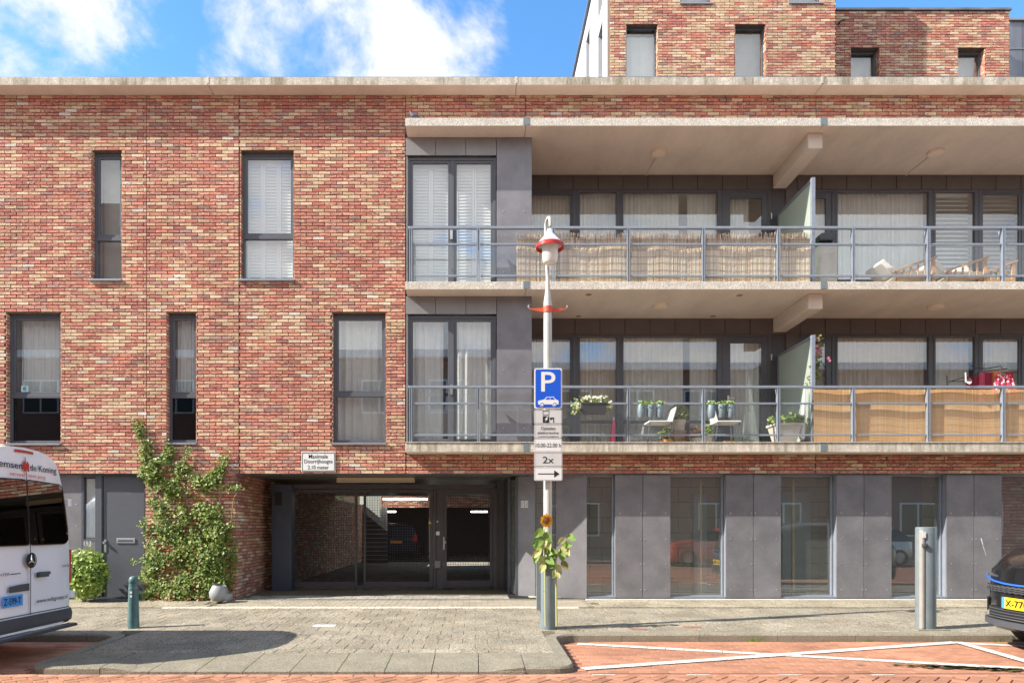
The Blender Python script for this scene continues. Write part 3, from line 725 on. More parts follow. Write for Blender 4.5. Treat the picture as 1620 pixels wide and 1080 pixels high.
# ---- curtains and shutters
def curtain(x0, x1, z0, z1, y, label, cloth='curtain', pitch=.11, amp=.022, group=None, top=None, seed=0, name='curtain'):
    rg = random.Random(seed+int(x0*97)+int(z0*31)); n = max(8, int((x1-x0)/pitch*8)); ph = rg.uniform(0, 6); vs = []; fs = []; nz = 6
    warp = [rg.uniform(-.6, .6) for _ in range(40)]
    for i in range(n+1):
        x = x0+(x1-x0)*i/n; q = (x-x0)/pitch*2*math.pi
        w_ = warp[int(q/9) % 40]
        for k in range(nz+1):
            z = z0+(z1-z0)*k/nz; yy = y+amp*(1-.25*k/nz)*math.sin(q+ph+w_+.5*math.sin(q*.23+k*.15))+.3*amp*math.sin(2.3*q+k*.1)
            vs.append((x+.006*math.sin(q*1.7+k*.4), yy, z))
    for i in range(n):
        for k in range(nz): a = i*(nz+1)+k; fs.append((a, a+nz+1, a+nz+2, a+1))
    o = MB().mesh(vs, fs).build(name, cloth, None, smooth=True); return tag(o, label, 'curtain', group)
def shutterset(x0, x1, z0, z1, y, label, n=2, group=None):
    t = thing('window_shutter', ((x0+x1)/2, y, z0), label, 'shutter', group); w = (x1-x0)/n
    for i in range(n):
        a, b = x0+i*w, x0+(i+1)*w; s = MB()
        for (p, q) in ((a, a+.045), (b-.045, b)): s.box(p+.002, q-.002, y, y+.03, z0, z1)
        s.box(a+.045, b-.045, y, y+.03, z0, z0+.07); s.box(a+.045, b-.045, y, y+.03, z1-.07, z1); s.build('shutter_frame', 'shutter', t)
        l = MB(); z = z0+.09
        while z < z1-.09:
            l.mesh([(a+.047, y+.004, z), (b-.047, y+.004, z), (b-.047, y+.022, z+.060), (a+.047, y+.022, z+.060), (a+.047, y+.009, z-.003), (b-.047, y+.009, z-.003), (b-.047, y+.027, z+.057), (a+.047, y+.027, z+.057)],
                   [(0,1,2,3),(7,6,5,4),(0,4,5,1),(1,5,6,2),(2,6,7,3),(3,7,4,0)]); z += .058
        l.build('shutter_slats', 'shutter', t, kind='stuff')
    return t
a, b, c, d = Wn['b']; shutterset(a+.06, b-.06, c+.05, d-.06, .22, 'white louvred shutters behind the wide top floor window in the brick wall', 3)
a, b, c, d = Wn['c']; curtain(a+.1, b, fz(622), d, .27, 'sheer folded curtain in the upper pane of the wide window above the white van', 'sheer', .07, .014)
a, b, c, d = Wn['d']; curtain(a+.08, b, fz(622), d, .27, 'sheer curtain in the narrow first floor window above the climbing plant', 'sheer', .06, .012)
a, b, c, d = Wn['e']; curtain(a+.03, b-.03, c, d, .27, 'long pale curtain in the first floor window nearest the balconies', 'curtain', .15, .03)
a, b, c, d = Wn['a']; curtain(a+.0, b+.1, c, d, .42, 'plain pale drape far inside the narrow top floor window', 'curtain_warm', .5, .01)
# sticker on the wide window above the van
a, b, c, d = Wn['c']; s_ = MB(); s_.box(fx(26.5)+.0, fx(37.5), .118, .122, fz(617), fz(608)); so = s_.build('window_sticker', 'signwhite'); tag(so, 'small white and teal sticker in the corner of the wide window above the van', 'sticker')
s_ = MB(); s_.lathe([(.038, 0), (.038, .003)], n=16, mtx=Matrix.Translation((fx(32), .1165, fz(612.5))) @ Matrix.Rotation(R(90), 4, 'X')); s_.build('sticker_disc', mat('teal_print', (.03,.42,.50), .4), so)

# ---- concrete: cornice and balcony slabs, with soffits
def slab(x0, x1, y0, y1, z0, z1, front='conc', name='balcony_slab'):
    b = MB(); b.mesh([(x0,y0,z0),(x1,y0,z0),(x1,y1,z0),(x0,y1,z0)], [(3,2,1,0)], 1)
    b.mesh([(x0,y0,z0),(x1,y0,z0),(x1,y1,z0),(x0,y1,z0),(x0,y0,z1),(x1,y0,z1),(x1,y1,z1),(x0,y1,z1)], [(4,5,6,7),(0,1,5,4),(1,2,6,5),(2,3,7,6),(3,0,4,7)], 0)
    return b.build(name, [front, 'soffit'], apt, bevel=.006)
cs = [-10.5, fx(326)*1.0, fx(818)*.985, 6.17, 12.3]
cs = [-10.5, X(329,-.28), X(817,-.28), X(1301,-.28), 12.3]
for a, b in zip(cs, cs[1:]): slab(a+.005, b-.005, -.28, .3, CZ, 9.292, 'conc', 'cornice')
for q in cs[1:-1]:
    b = MB(); b.box(q-.018, q+.018, -.285, .2, CZ+.03, 9.30); b.build('joint_cover', 'conc_clean', apt)
pc = MB(); pc.box(-10.5, 12.3, -.26, .3, 9.295, 9.312); pc.build('coping_strip', 'zinc', apt)
BY = 1.27                                     # back wall of the balconies
jx = [X(641,-.34), X(832,-.34), X(1302,-.34), 12.3]
for i, (z0, z1) in enumerate(slabz):
    for a, b in zip(jx, jx[1:]): slab(a+.004, b-.004, -.345, BY+.02, z0, z1, ('conc_clean', 'conc_clean', 'conc')[i])
    for q in jx[1:-1]:
        b = MB(); b.box(q-.045, q+.06, -.352, -.340, z0+.01, z1+.006); b.build('joint_plate', 'galv', apt)
for q in ((8.39), (5.505)):
    for bx in (5.99,):
        b = MB(); b.box(bx, bx+.26, -.13, BY+.02, q-.275, q-.002); b.build('concrete_beam', 'soffit', apt, bevel=.01)
ws = MB(); ws.box(jx[0], jx[-1], -.36, .0, 2.801, 2.812); ws.build('drip_edge', 'conc_clean', apt)

# ---- metal clad bay beside the brick front, upper storeys
def panel(x0, x1, y, z0, z1, m='clad', th=.02, bolts=(), g_=.004, parent=None, label=None):
    b = MB(); b.box(x0+g_, x1-g_, y, y+th, z0+g_, z1-g_); o = b.build('cladding_panel', m, parent or apt, bevel=.003)
    if bolts:
        q = MB()
        for (bx, bz) in bolts: q.lathe([(.012, 0), (.012, .004), (.006, .006)], n=8, mtx=Matrix.Translation((bx, y, bz)) @ Matrix.Rotation(R(90), 4, 'X'))
        q.build('bolt', 'steel', o)
    return o
cb = MB(); cb.box(BX+.01, X(785), .03, .22, 5.64, 8.39)
bay = []
for (zf, zc, vh0, vh1, vw0, tag_) in ((5.64, 8.39, 246, 216, 444, 'upper'), (2.81, 5.505, 497, 469, 697, 'lower')):
    hz = fz(vh0)
    for (a, b) in ((645, 689), (689, 737), (737, 785.5)): panel(fx(a)-(.04 if a == 645 else 0), fx(b), .0, hz, zc, 'clad2')
    panel(fx(785.5), fx(841.5), -.002, zf, zc, 'clad', bolts=[(fx(796), hz-1.02), (fx(829), hz-1.02), (fx(796), zf+.3), (fx(829), zf+.3)])
    b = MB(); b.box(fx(841.5)-.012, fx(841.5)-.001, .02, BY, zf, zc); b.build('side_cladding', 'clad', apt)
    w_ = window(fx(644), fx(785), zf+.01, hz-.01, .05, xs=(fx(715.5),), fw=.05, depth=.08, sash=.05)
    hd = MB(); zz = zf+1.0; hd.box(fx(712), fx(716), .03, .05, zz-.09, zz+.09); hd.build('door_handle', 'steel', w_)
    b = MB(); b.box(fx(785)-.06, fx(785), .13, .9, zf, hz); b.box(fx(642), fx(645), .02, .9, zf, hz); b.build('inner_wall', 'room', apt)
    room(fx(644)+.25, fx(785)-.25, zf+.15, hz, .14, 2.5)
shutterset(fx(650), fx(711), 5.70, fz(252), .20, 'white louvred shutter behind the west leaf of the top floor glazed doors')
shutterset(fx(720), fx(781), 5.70, fz(252), .20, 'white louvred shutter behind the east leaf of the top floor glazed doors')
curtain(fx(648), fx(700), 2.86, fz(500), .24, 'long pale curtain behind the west leaf of the lower glazed doors', 'sheer', .13, .03)
curtain(fx(722), fx(784), 2.86, fz(500), .24, 'long pale curtain behind the east leaf of the lower glazed doors', 'sheer', .12, .03)

# ---- recessed balcony back wall
bx_ = lambda u: X(u, BY); bz_ = lambda v: Z(v, BY)
for lev, (zf, zc, hv) in enumerate(((5.64, 8.39, 300), (2.81, 5.505, 529))):
    hz = bz_(hv); u = 867 if lev == 0 else 870
    edges = [820]+[867.5+39.35*k for k in range(-0, 22)]
    if lev: edges = [820, 870]+[870+39.6*k for k in range(1, 22)]
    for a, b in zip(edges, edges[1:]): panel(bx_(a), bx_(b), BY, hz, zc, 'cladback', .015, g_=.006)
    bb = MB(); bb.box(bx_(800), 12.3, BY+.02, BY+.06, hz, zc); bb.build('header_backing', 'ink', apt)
    # posts between the windows
    fr = [(825, 909, 'w'), (914, 979, 'w'), (983, 1139, 'w'), (1143, 1219, 'd'), (1262, 1320, 'd'), (1322, 1473, 'w'), (1477, 1546, 'w'), (1549, 1620, 'w'), (1624, 1700, 'w')]
    for (a, b, kk) in fr:
        big = kk == 'd'
        w_ = window(bx_(a), bx_(b), zf+.0, hz, BY+.0, zs=() if big or a > 1550 else (zf+.62,), fw=.045, depth=.07, sash=.12 if big else (.045 if a in (825, 1549) else 0))
        if a == 1143:
            hd = MB(); hx = bx_(1152); hd.box(hx-.02, hx+.02, BY-.015, BY, zf+.92, zf+1.14); hd.tube([(hx, BY-.045, zf+1.08), (hx+.12, BY-.045, zf+1.08)], .009); hd.box(hx-.008, hx+.008, BY-.045, BY-.014, zf+1.07, zf+1.09); hd.build('door_handle', 'white', w_)
        if a in (1143, 1262):
            hg = MB()
            for q in (.35, 1.85): hg.tube([(bx_(b)+.01 if a == 1143 else bx_(a)-.01, BY-.02, zf+q), (bx_(b)+.01 if a == 1143 else bx_(a)-.01, BY-.02, zf+q+.12)], .014)
            hg.build('hinge', 'steel', w_)
    for (a, b) in ((909, 914), (979, 983), (1139, 1143), (1219, 1262), (1320, 1322), (1473, 1477), (1546, 1549), (1620, 1624)):
        m_ = MB(); m_.box(bx_(a)+.001, bx_(b)-.001, BY+.008, BY+.08, zf, hz-.001); m_.build('window_post', 'gate' if b-a > 20 else 'frame', apt)
    b = MB(); b.box(bx_(1243)-.0, bx_(1262), BY-.02, BY+.007, zf, hz); b.build('corner_trim', 'cladback', apt)
    room(bx_(845), bx_(1225), zf+.15, hz-.1, BY+.12, BY+3.2); room(bx_(1275), 12.0, zf+.15, hz-.1, BY+.12, BY+3.2)
BC = BY+.2
curtain(bx_(830), bx_(905), 5.7, bz_(300), BC, 'pleated beige curtain next to the grey clad bay on the top balcony', 'curtain_warm', .075, .02)
curtain(bx_(917), bx_(976), 5.7, bz_(300), BC, 'pleated curtain in the narrow pane above the reed screen by the lamp', 'curtain', .075, .02)
curtain(bx_(988), bx_(1078), 5.7, bz_(300), BC, 'pleated curtain covering most of the widest pane over the reed screen', 'curtain', .085, .022)
curtain(bx_(1092), bx_(1137), 5.7, bz_(300), BC, 'pleated curtain strip beside the gap in the widest pane over the reed screen', 'curtain', .085, .022)
curtain(bx_(1160), bx_(1190), 5.7, bz_(300), BC, 'curtain behind the glazed balcony door over the reed screen', 'curtain', .08, .022)
curtain(bx_(1270), bx_(1316), 5.7, bz_(305), BC, 'pale curtain in the top balcony door past the frosted screen', 'curtain', .08, .022)
curtain(bx_(1326), bx_(1471), 5.7, bz_(300), BC, 'gathered pale green white curtain in the wide pane above the wooden loungers', 'sheer', .10, .028)
curtain(bx_(830), bx_(905), 2.86, bz_(531), BC, 'pleated curtain behind the parking sign on the lower balcony', 'curtain_warm', .08, .022)
curtain(bx_(917), bx_(977), 2.86, bz_(531), BC, 'pleated beige curtain behind the hanging flower box', 'curtain_warm', .08, .022)
curtain(bx_(988), bx_(1086), 2.86, bz_(531), BC, 'long curtain behind the potted bush on the wicker stool', 'curtain', .11, .026)
curtain(bx_(1096), bx_(1138), 2.86, bz_(531), BC, 'narrow long curtain between the stool and the balcony door', 'curtain', .10, .026)
curtain(bx_(1150), bx_(1206), 2.86, bz_(531), BC, 'curtain with a bright fold inside the lower balcony door', 'sheer', .12, .03)
curtain(bx_(1270), bx_(1318), 2.86, bz_(531), BC, 'curtain in the lower balcony door behind the pink flowers', 'curtain_warm', .09, .022)
curtain(bx_(1326), bx_(1472), 2.86, bz_(531), BC, 'grey curtain in the wide pane above the orange screen', 'curtain_warm', .10, .022)
curtain(bx_(1482), bx_(1543), 2.86, bz_(531), BC, 'white curtain in the pane beside the drying rack', 'sheer', .11, .024)
curtain(bx_(1552), bx_(1640), 2.86, bz_(531), BC, 'curtain behind the clothes on the drying rack', 'curtain', .11, .024)
for (a, b, lb, cl) in ((1487, 1541, 'light venetian blind half lit in the pane right of the wide curtain', 'shutter'), (1553, 1616, 'dark shaded venetian blind at the end of the top balcony', 'blind'), (1627, 1696, 'venetian blind in the last pane of the top balcony', 'blind')):
    t = thing('venetian_blind', (bx_(a), BC, bz_(300)), lb, 'blind'); l = MB(); z = 5.8
    while z < bz_(303):
        l.mesh([(bx_(a), BC-.05, z), (bx_(b), BC-.05, z), (bx_(b), BC-.01, z+.05), (bx_(a), BC-.01, z+.05)], [(0,1,2,3)]); z += .088
    l.build('blind_slats', cl, t, kind='stuff'); h_ = MB(); h_.box(bx_(a), bx_(b), BC-.06, BC, bz_(303), bz_(303)+.04); h_.build('head_rail', cl, t)

# ---- ground floor: cladding pairs and glazing
GY = .055
xs_pairs = [(973, 1017), (1017, 1061), (1148, 1192), (1192, 1236), (1323, 1367), (1367, 1411), (1497, 1541), (1541, 1585), (1672, 1716), (1716, 1760)]
gx = lambda u: X(u, GY)
for i, (a, b) in enumerate(xs_pairs):
    x0, x1 = gx(a), gx(b); left = i % 2 == 0; bl_ = []
    for zz in (.17, .64, 1.09, 1.56):
        bl_ += [(x0+.09 if left else x0+.035, zz), (x1-.035 if left else x1-.09, zz)]
    panel(x0, x1, GY, .005, LZ-.008, 'clad', .03, bl_, .005)
sc_ = MB(); q0_ = GY-.002
for (u0, v0, u1, v1, w0) in ((1552, 851, 1555, 862, .012), (1555, 863, 1560, 878, .006)): sc_.poly([(gx(u0)-w0, q0_, Z(v0,GY)), (gx(u0)+w0, q0_, Z(v0,GY)), (gx(u1)+w0*.5, q0_, Z(v1,GY)), (gx(u1)-w0*.4, q0_, Z(v1,GY))])
sc_.build('paint_scratch', 'signwhite', apt)
bb = MB()
for a, b in ((973, 1061), (1148, 1236), (1323, 1411), (1497, 1585), (1672, 1760)): bb.box(gx(a)+.01, gx(b)-.01, GY+.031, GY+.25, -.1, LZ-.01)
bb.build('pier_backing', 'framelight', apt)
for (a, b, ml) in ((928, 973, None), (1061, 1148, 1118), (1236, 1323, 1268), (1411, 1497, None), (1585, 1672, None)):
    w_ = window(gx(a), gx(b), .03, LZ-.008, GY+.12, xs=(), fw=.028, depth=.05, glass='glass_shop', fm='framelight')
    s = MB(); s.box(gx(a), gx(b), GY+.02, GY+.12, .0, .04); s.build('threshold', 'framelight', w_)
    if ml: s = MB(); s.box(gx(ml)-.018, gx(ml)+.018, GY+.3, GY+.36, .05, LZ-.1); s.build('inner_post', 'goldmetal', w_)
# inner block wall seen through the ground floor glass
IY = 1.0; blk = MB(); blkb = MB(); blkb.box(2.0, 12.3, IY+.01, IY+.05, -.1, LZ); rg = random.Random(8); singb = []
z = 0; k = 0
while z < LZ-.02:
    x = 2.0+(.25 if k % 2 else 0)-.5
    while x < 12:
        a, b = max(x, 2.0)+.006, min(x+.5, 12.2)-.006; f = rg.uniform(.92, 1.06)
        if b-a > .05: blk = MB(); blk.box(a, b, IY-.008, IY+.012, z+.006, min(z+.3, LZ-.01)-.004, 0, (.44*f,.40*f,.31*f,0)); blk.build('block', 'block', apt)
        x += .5
    z += .3; k += 1
blkb.build('inner_wall', 'mortar', apt)
fl = MB(); fl.box(1.0, 12.3, GY+.17, 1.0, -.1, .012); fl.build('inner_floor', 'conc', apt)
ce = MB(); ce.box(2.04, 12.3, GY+.18, 1.0, LZ-.005, LZ+.02); ce.build('inner_ceiling', 'soffit', apt)
dd = MB(); dd.box(gx(1122), gx(1144), .9, .98, .02, 1.95); dd.box(gx(1272), gx(1320), .9, .98, .02, 2.0); dd.build('inner_door', mat('inner_door_paint', (.42,.50,.52), .5, var=.1), apt); dd = MB(); dd.box(gx(1415), gx(1488), .55, .98, .02, LZ-.02); dd.build('inner_door', 'greyplastic', apt)

m9 = brickwork(apt, gx(1590), gx(1668), -.05, LZ-.01, (0, .62, 0), (1,0,0), (0,-1,0), (), [], 77, None, .05); m9.build('reflection_brickwork', 'brick', apt, kind='stuff')  # brick panel added behind the pane to stand in for a mirrored building
b = MB(); b.box(gx(1590), gx(1668), .62, .7, -.05, LZ-.01); b.build('inner_wall', 'mortar', apt)  # backing of the added brick panel that stands in for the reflection
# ---- angled entrance corner with number 151
cx = [(.60, 1.55), (.66, .98), (.79, .62), (1.12, .40), (1.50, .26), (2.035, .062)]
def vpanel(p, q, z0, z1, th, m, name, parent=apt, **k):
    p, q = Vector((*p, 0)), Vector((*q, 0)); d = (q-p); n = Vector((d.y, -d.x, 0)).normalized(); b = MB()
    vs = [p, q, q-n*th, p-n*th]; b.mesh([(v_.x, v_.y, z0) for v_ in vs]+[(v_.x, v_.y, z1) for v_ in vs], [(3,2,1,0),(4,5,6,7),(0,1,5,4),(1,2,6,5),(2,3,7,6),(3,0,4,7)])
    return b.build(name, m, parent, **k)
vpanel(cx[0], cx[1], -.02, LZ-.01, .06, 'gate', 'side_cladding')
gw = vpanel(cx[1], cx[2], .03, LZ-.06, .012, 'glass_shop', 'side_glazing')
for p in (cx[1], cx[2]): b = MB(); b.box(p[0]-.025, p[0]+.025, p[1]-.02, p[1]+.03, 0, LZ-.01); b.build('mullion', 'frame', apt)
p151 = vpanel(cx[2], cx[3], .0, LZ-.01, .03, 'clad', 'cladding_panel')
vpanel(cx[3], cx[4], .03, LZ-.06, .012, 'glass_shop', 'side_glazing'); b = MB(); b.box(1.12, 1.15, .40, .45, 0, LZ-.01); b.box(1.48, 1.51, .27, .32, 0, LZ-.01); b.build('mullion', 'frame', apt)
vpanel(cx[4], cx[5], .0, LZ-.01, .03, 'clad', 'cladding_panel')
t = MB(); t.box(.72, 2.0, 1.35, 1.40, -.05, LZ); t.build('lobby_wall', 'tilewhite', apt); 
for k in range(1, 8):
    b = MB(); b.box(.72, 2.0, 1.343, 1.352, k*.3-.004, k*.3+.004); b.build('tile_joint', 'mortar', apt)
t = MB(); t.box(.70, 2.0, .60, 1.35, LZ-.02, LZ); t.box(.62, 2.05, .10, 1.4, -.1, .004); t.build('lobby_floor', 'darkpaver', apt)
pn = Vector((cx[3][0]-cx[2][0], cx[3][1]-cx[2][1], 0)); nn = Vector((pn.y, -pn.x, 0)).normalized(); pn.normalize(); o0 = Vector((.88, .62-.09*.62, 0))
q0 = Vector((cx[2][0], cx[2][1], 0))+pn*.10
b = MB(); w3 = .15; b.mesh([(q0+pn*a+nn*c+Vector((0,0,zz)))[:] for c in (.002, .008) for a, zz in ((0, 1.68), (w3, 1.68), (w3, 1.81), (0, 1.81))], [(0,1,2,3),(4,5,6,7),(0,1,5,4),(1,2,6,5),(2,3,7,6),(3,0,4,7)])
np_ = b.build('house_number_plate', 'signwhite'); tag(np_, 'small cream house number plate 151 on the grey entrance panel', 'number plate')
text('151', 'number', lambda a, c: q0+pn*(.015+a)+nn*.0095+Vector((0,0,1.695+c)), .12, .10, 'ink', np_)
rm.build('room_lining', 'room', apt)

# ---- front door, side window, number 153
DY = .12
b = MB(); b.box(DOORX0-.9, DOORX1, DY+.07, DY+.12, -.1, LZ); b.build('porch_backing', 'ink', apt)
panel(fx(20), fx(88), DY, .0, LZ-.01, 'clad', .03, [(fx(80), 1.7), (fx(80), 1.3)]); panel(X(88,DY), X(129,DY), DY, .0, LZ-.01, 'clad', .03, [(X(121,DY), 1.72), (X(121,DY), 1.33)])
sw = window(X(129,DY), X(163,DY), .0, LZ-.01, DY-.01, zs=(Z(855,DY),), fw=.045, depth=.07)
b = MB(); b.box(X(152,DY), X(162,DY), DY-.03, DY+.06, 0, LZ-.01); b.build('door_post', 'frame', sw)
cu = curtain(X(134,DY), X(152,DY), Z(850,DY), 2.2, DY+.085-.03, 'narrow pale curtain in the slit window beside the grey front door', 'sheer', .06, .008)
b = MB(); b.box(X(133,DY), X(153,DY), DY-.022, DY-.012, Z(903,DY), Z(857,DY)); fp = b.build('lower_panel', 'clad', sw)
text('153', 'number', lambda a, c: Vector((X(134,DY)+a, DY-.024, Z(862,DY)+c)), .135, .075, 'signwhite', sw)
fd = thing('front_door', (X(197,DY), DY, 0), 'grey front door with letter slot beside the green bush', 'door')
b = MB(); b.box(X(164,DY), X(229,DY), DY-.005, DY+.05, .03, LZ-.05); b.build('door_leaf', 'frame', fd, bevel=.004)
b = MB(); b.box(X(163,DY), X(230,DY), DY-.03, DY+.06, LZ-.05, LZ-.01); b.box(X(163,DY), X(230,DY), DY-.05, DY+.06, -.02, .03); b.box(X(229,DY), X(230.5,DY), DY-.03, DY+.06, .03, LZ-.05); b.build('door_frame', 'gate', fd)
b = MB(); b.box(X(185,DY), X(214.5,DY), DY-.02, DY-.005, Z(859,DY), Z(851,DY)); ls = b.build('letter_slot', 'steel', fd, bevel=.006)
b = MB(); b.box(X(188,DY), X(211,DY), DY-.023, DY-.019, Z(856.5,DY), Z(853.5,DY)); b.build('flap', 'greyplastic', ls)
b = MB(); hx = X(167,DY); b.box(hx-.022, hx+.022, DY-.017, DY-.005, Z(873,DY), Z(853,DY)); b.lathe([(.028, 0), (.03, .03), (.02, .05)], n=14, mtx=Matrix.Translation((hx, DY-.017, Z(858,DY))) @ Matrix.Rotation(R(90), 4, 'X')); b.build('door_knob', 'steel', fd, smooth=True)
b = MB(); b.box(X(160,DY), X(226,DY), -.33, -.02, .0, .012); o = b.build('doormat', 'greyplastic'); tag(o, 'thin dark doormat in front of the grey front door', 'doormat')
# ---- warning sign
b = MB(); b.box(fx(477.5), fx(531), -.028, -.014, fz(746), fz(715)); sg = b.build('height_sign', 'signwhite', bevel=.004); tag(sg, 'white rectangular sign on brick giving the 2.10 meter clearance', 'sign')
b = MB(); 
for (a, c, d, e) in ((478.5,530,716,717),(478.5,530,744,745),(478.5,479.3,717,744),(529.2,530,717,744)): b.box(fx(a), fx(c), -.030, -.027, fz(e), fz(d))
b.build('sign_border', 'ink', sg)
for (s_, v0, v1, u0, u1) in (('Maximale', 725, 718.5, 489, 519), ('Doorrijhoogte', 734.5, 726.5, 482, 526.5), ('2.10 meter', 742, 736, 487.5, 520.5)):
    text(s_, 'lettering', lambda a, c, u0=u0, v0=v0: Vector((fx(u0)+a, -.0305, fz(v0)+c)), fx(u1)-fx(u0), fz(v1)-fz(v0), 'ink', sg, font_bold=.004)

# ---- passage, gate and the yard beyond
b = MB(); b.box(PSX0, .95, .30, 8.5, LZ-.004, LZ+.3); b.box(PSX0, XR, .24, .32, LZ+.0, 2.6); b.build('passage_ceiling', 'ceiling', apt)
b = MB(); b.box(.60, .75, 1.75, 8.5, -.1, LZ); b.build('passage_wall', 'mortar', apt)
for y in (.75, 1.35):
    b = MB(); b.box(PSX0+.02, .75, y, y+.008, LZ-.008, LZ-.003); b.build('ceiling_joint', 'ink', apt)
yd = MB(); yd.box(-12, 9, 1.6, 40, -.3, -.008); yard = struct(yd.build('courtyard_floor', 'paverjoint'))
items = []
for r_ in range(62):
    for k in range(30):
        items.append((-4.2+k*.21+(.105 if r_ % 2 else 0), .20+r_*.21, .21, .21, 0, False))
pieces(yard, 'yard_paver', 'yard_pavers', items, lambda y: .0+.02*min(y, 0), 'darkpaver', (.32,.30,.255), .15, slope=0, rgseed=21)
b = MB(); b.box(-5.2, 6, 13.2, 15.0, -.01, .006); b.build('painted_sun_strip', 'tile', yard)  # sunlit band of the yard floor, put in as a separately coloured strip
cw = thing('courtyard_wall', (-4.5, 8.5, 0), 'brick garden wall continuing behind the gate', 'wall')
b = MB(); b.box(-4.62, -4.40, 8.5, 14.4, -.1, 2.15); b.build('wall_core', 'mortar', cw); b = MB(); b.box(-4.66, -4.36, 8.5, 14.4, 2.15, 2.2); b.build('coping', 'conc', cw)
brickwork(cw, 8.5, 14.4, 0, 2.14, (-4.40, 0, 0), (0,1,0), (1,0,0), (), [], 51).build('brickwork', 'brick', cw, kind='stuff')
gar = thing('garage_building', (0, 15, 0), 'open fronted brick garage at the end of the passage', 'garage')
b = MB(); b.box(-4.4, 5, 14.5, 14.7, 2.12, 3.6); b.box(-10, 9, 22, 22.2, -.1, 3.4); b.box(-4.5, 5, 14.7, 22, 2.6, 2.8); b.box(-4.6, -4.4, 14.4, 22, -.1, 2.7); b.box(4.4, 4.6, 14.5, 22, -.1, 2.7); b.build('garage_wall', 'mortar', gar)
brickwork(gar, -4.4, 5, 2.12, 3.5, (0, 14.5, 0), (1,0,0), (0,-1,0), (), [], 52).build('brickwork', 'brick', gar, kind='stuff')
for x in (X(603,14.2), X(679,14.2), X(781,14.2)):
    b = MB(); b.box(x, x+.22, 14.15, 14.4, -.01, 2.12); b.build('column', 'plaster', gar)
for (u0, u1, v, y) in ((606, 676, 789, 13.9), (611, 626, 809, 17.0), (745, 771, 809, 17.0)):
    b = MB(); b.box(X(u0,y), X(u1,y), y, y+.09, Z(v,y)-.03, Z(v,y)+.035); o = b.build('strip_light', 'lit'); tag(o, {606: 'long lit strip light under the garage front', 611: 'short lit strip light above the dark parked car', 745: 'short lit strip light inside the garage seen through the gate door'}[u0], 'light')
st = thing('slatted_stair_screen', (X(590,11), 11, 0), 'dark slatted screen with a sloping top beyond the double gate', 'screen')
xa, xb = X(573,11.2), X(613,11.2)
for k in range(14):
    z = .05+k*.15; xm = xb if z < 1.35 else xa+(xb-xa)*max(.0, (2.05-z)/.7)
    if xm-xa > .05: b = MB(); b.box(xa, xm, 11.2, 11.24, z, z+.13); b.build('slat', 'gate', st)
b = MB(); b.box(X(570,14), X(602,14), 13.9, 14.1, 0, 2.7); o = b.build('pale_tiled_wall', 'tilewhite'); tag(o, 'pale wall glimpsed above the slatted screen', 'wall')

# gate
GTY = 1.62
gt = thing('double_gate', (X(570,GTY), GTY, 0), 'dark grey double leaf mesh gate across the passage', 'gate')
gX = lambda u: X(u, GTY); gZ = lambda v: Z(v, GTY); gb = .035
def meshgrid(x0, x1, z0, z1, y, parent, p=.052, r_=.0028):
    b = MB(); x = x0+p/2
    while x < x1: b.box(x-r_, x+r_, y, y+.005, z0, z1); x += p
    z = z0+p/2
    while z < z1: b.box(x0, x1, y+.005, y+.010, z-r_, z+r_); z += p
    return b.build('wire_mesh', 'gate', parent)
def leafg(u0, u1, ft=.05, fb=.07, top=2.09, name='gate_leaf', parent=None, fl_=None):
    x0, x1 = gX(u0), gX(u1); b = MB(); fl_ = fl_ or ft
    b.box(x0, x0+fl_, GTY, GTY+.05, gb+.04, top); b.box(x1-ft, x1, GTY, GTY+.05, gb+.04, top); b.box(x0+fl_, x1-ft, GTY, GTY+.05, gb+.04, gb+.04+fb*1.5); b.box(x0+fl_, x1-ft, GTY, GTY+.05, top-fb, top)
    o = b.build(name, 'gate', parent, bevel=.004); meshgrid(x0+fl_, x1-ft, gb+.04+fb*1.5, top-fb, GTY+.02, o); return o
l1 = leafg(462, 565, parent=gt); l2 = leafg(575, 686, ft=.09, parent=gt, fl_=.05)
for (u, z) in ((570, .07), (570, 2.06)): b = MB(); b.box(gX(u)-.07, gX(u)+.07, GTY-.03, GTY+.06, z-.035, z+.035); b.build('gate_lock', 'greyplastic', gt)
b = MB()
for k in range(3): b.prism([(-.035,0),(.035,0),(0,.06)], lambda p, t: Vector((gX(680)+p[0], t, gZ(828)+p[1])), GTY-.006, GTY-.002); break
b.build('warning_triangle', 'yellow', gt); b = MB(); b.prism([(-.006,.008),(.006,.008),(.0,.04)], lambda p, t: Vector((gX(680)+p[0], t, gZ(828)+p[1])), GTY-.009, GTY-.006); b.build('warning_mark', 'ink', gt)
gfr = thing('gate_portal', (gX(620), GTY, 0), 'dark grey steel portal frame holding the gates in the passage', 'frame')
b = MB(); b.box(gX(462), gX(783), GTY-.02, GTY+.08, 2.10, 2.19); b.build('top_beam', 'gate', gfr)
b = MB(); b.box(gX(686)+.006, gX(690)-.004, GTY-.03, GTY+.07, 0, 2.10); b.build('post', 'gate', gfr)
b = MB(); b.box(gX(780), gX(787), GTY-.03, GTY+.07, 0, 2.10); b.build('post', 'gate', gfr)
b = MB(); b.box(gX(783)+.05, .60, GTY, GTY+.05, 0, LZ); b.build('side_plate', 'gate', gfr)
bxp = thing('intercom_column', (X(446,1.4), 1.4, 0), 'wide steel column with key switch left of the mesh gate', 'column')
b = MB(); b.box(X(430,1.38), X(461,1.38), 1.38, 1.62, -.01, 2.17); b.build('column_body', mat('column_paint', (.05,.062,.09), .35, var=.1), bxp, bevel=.006)
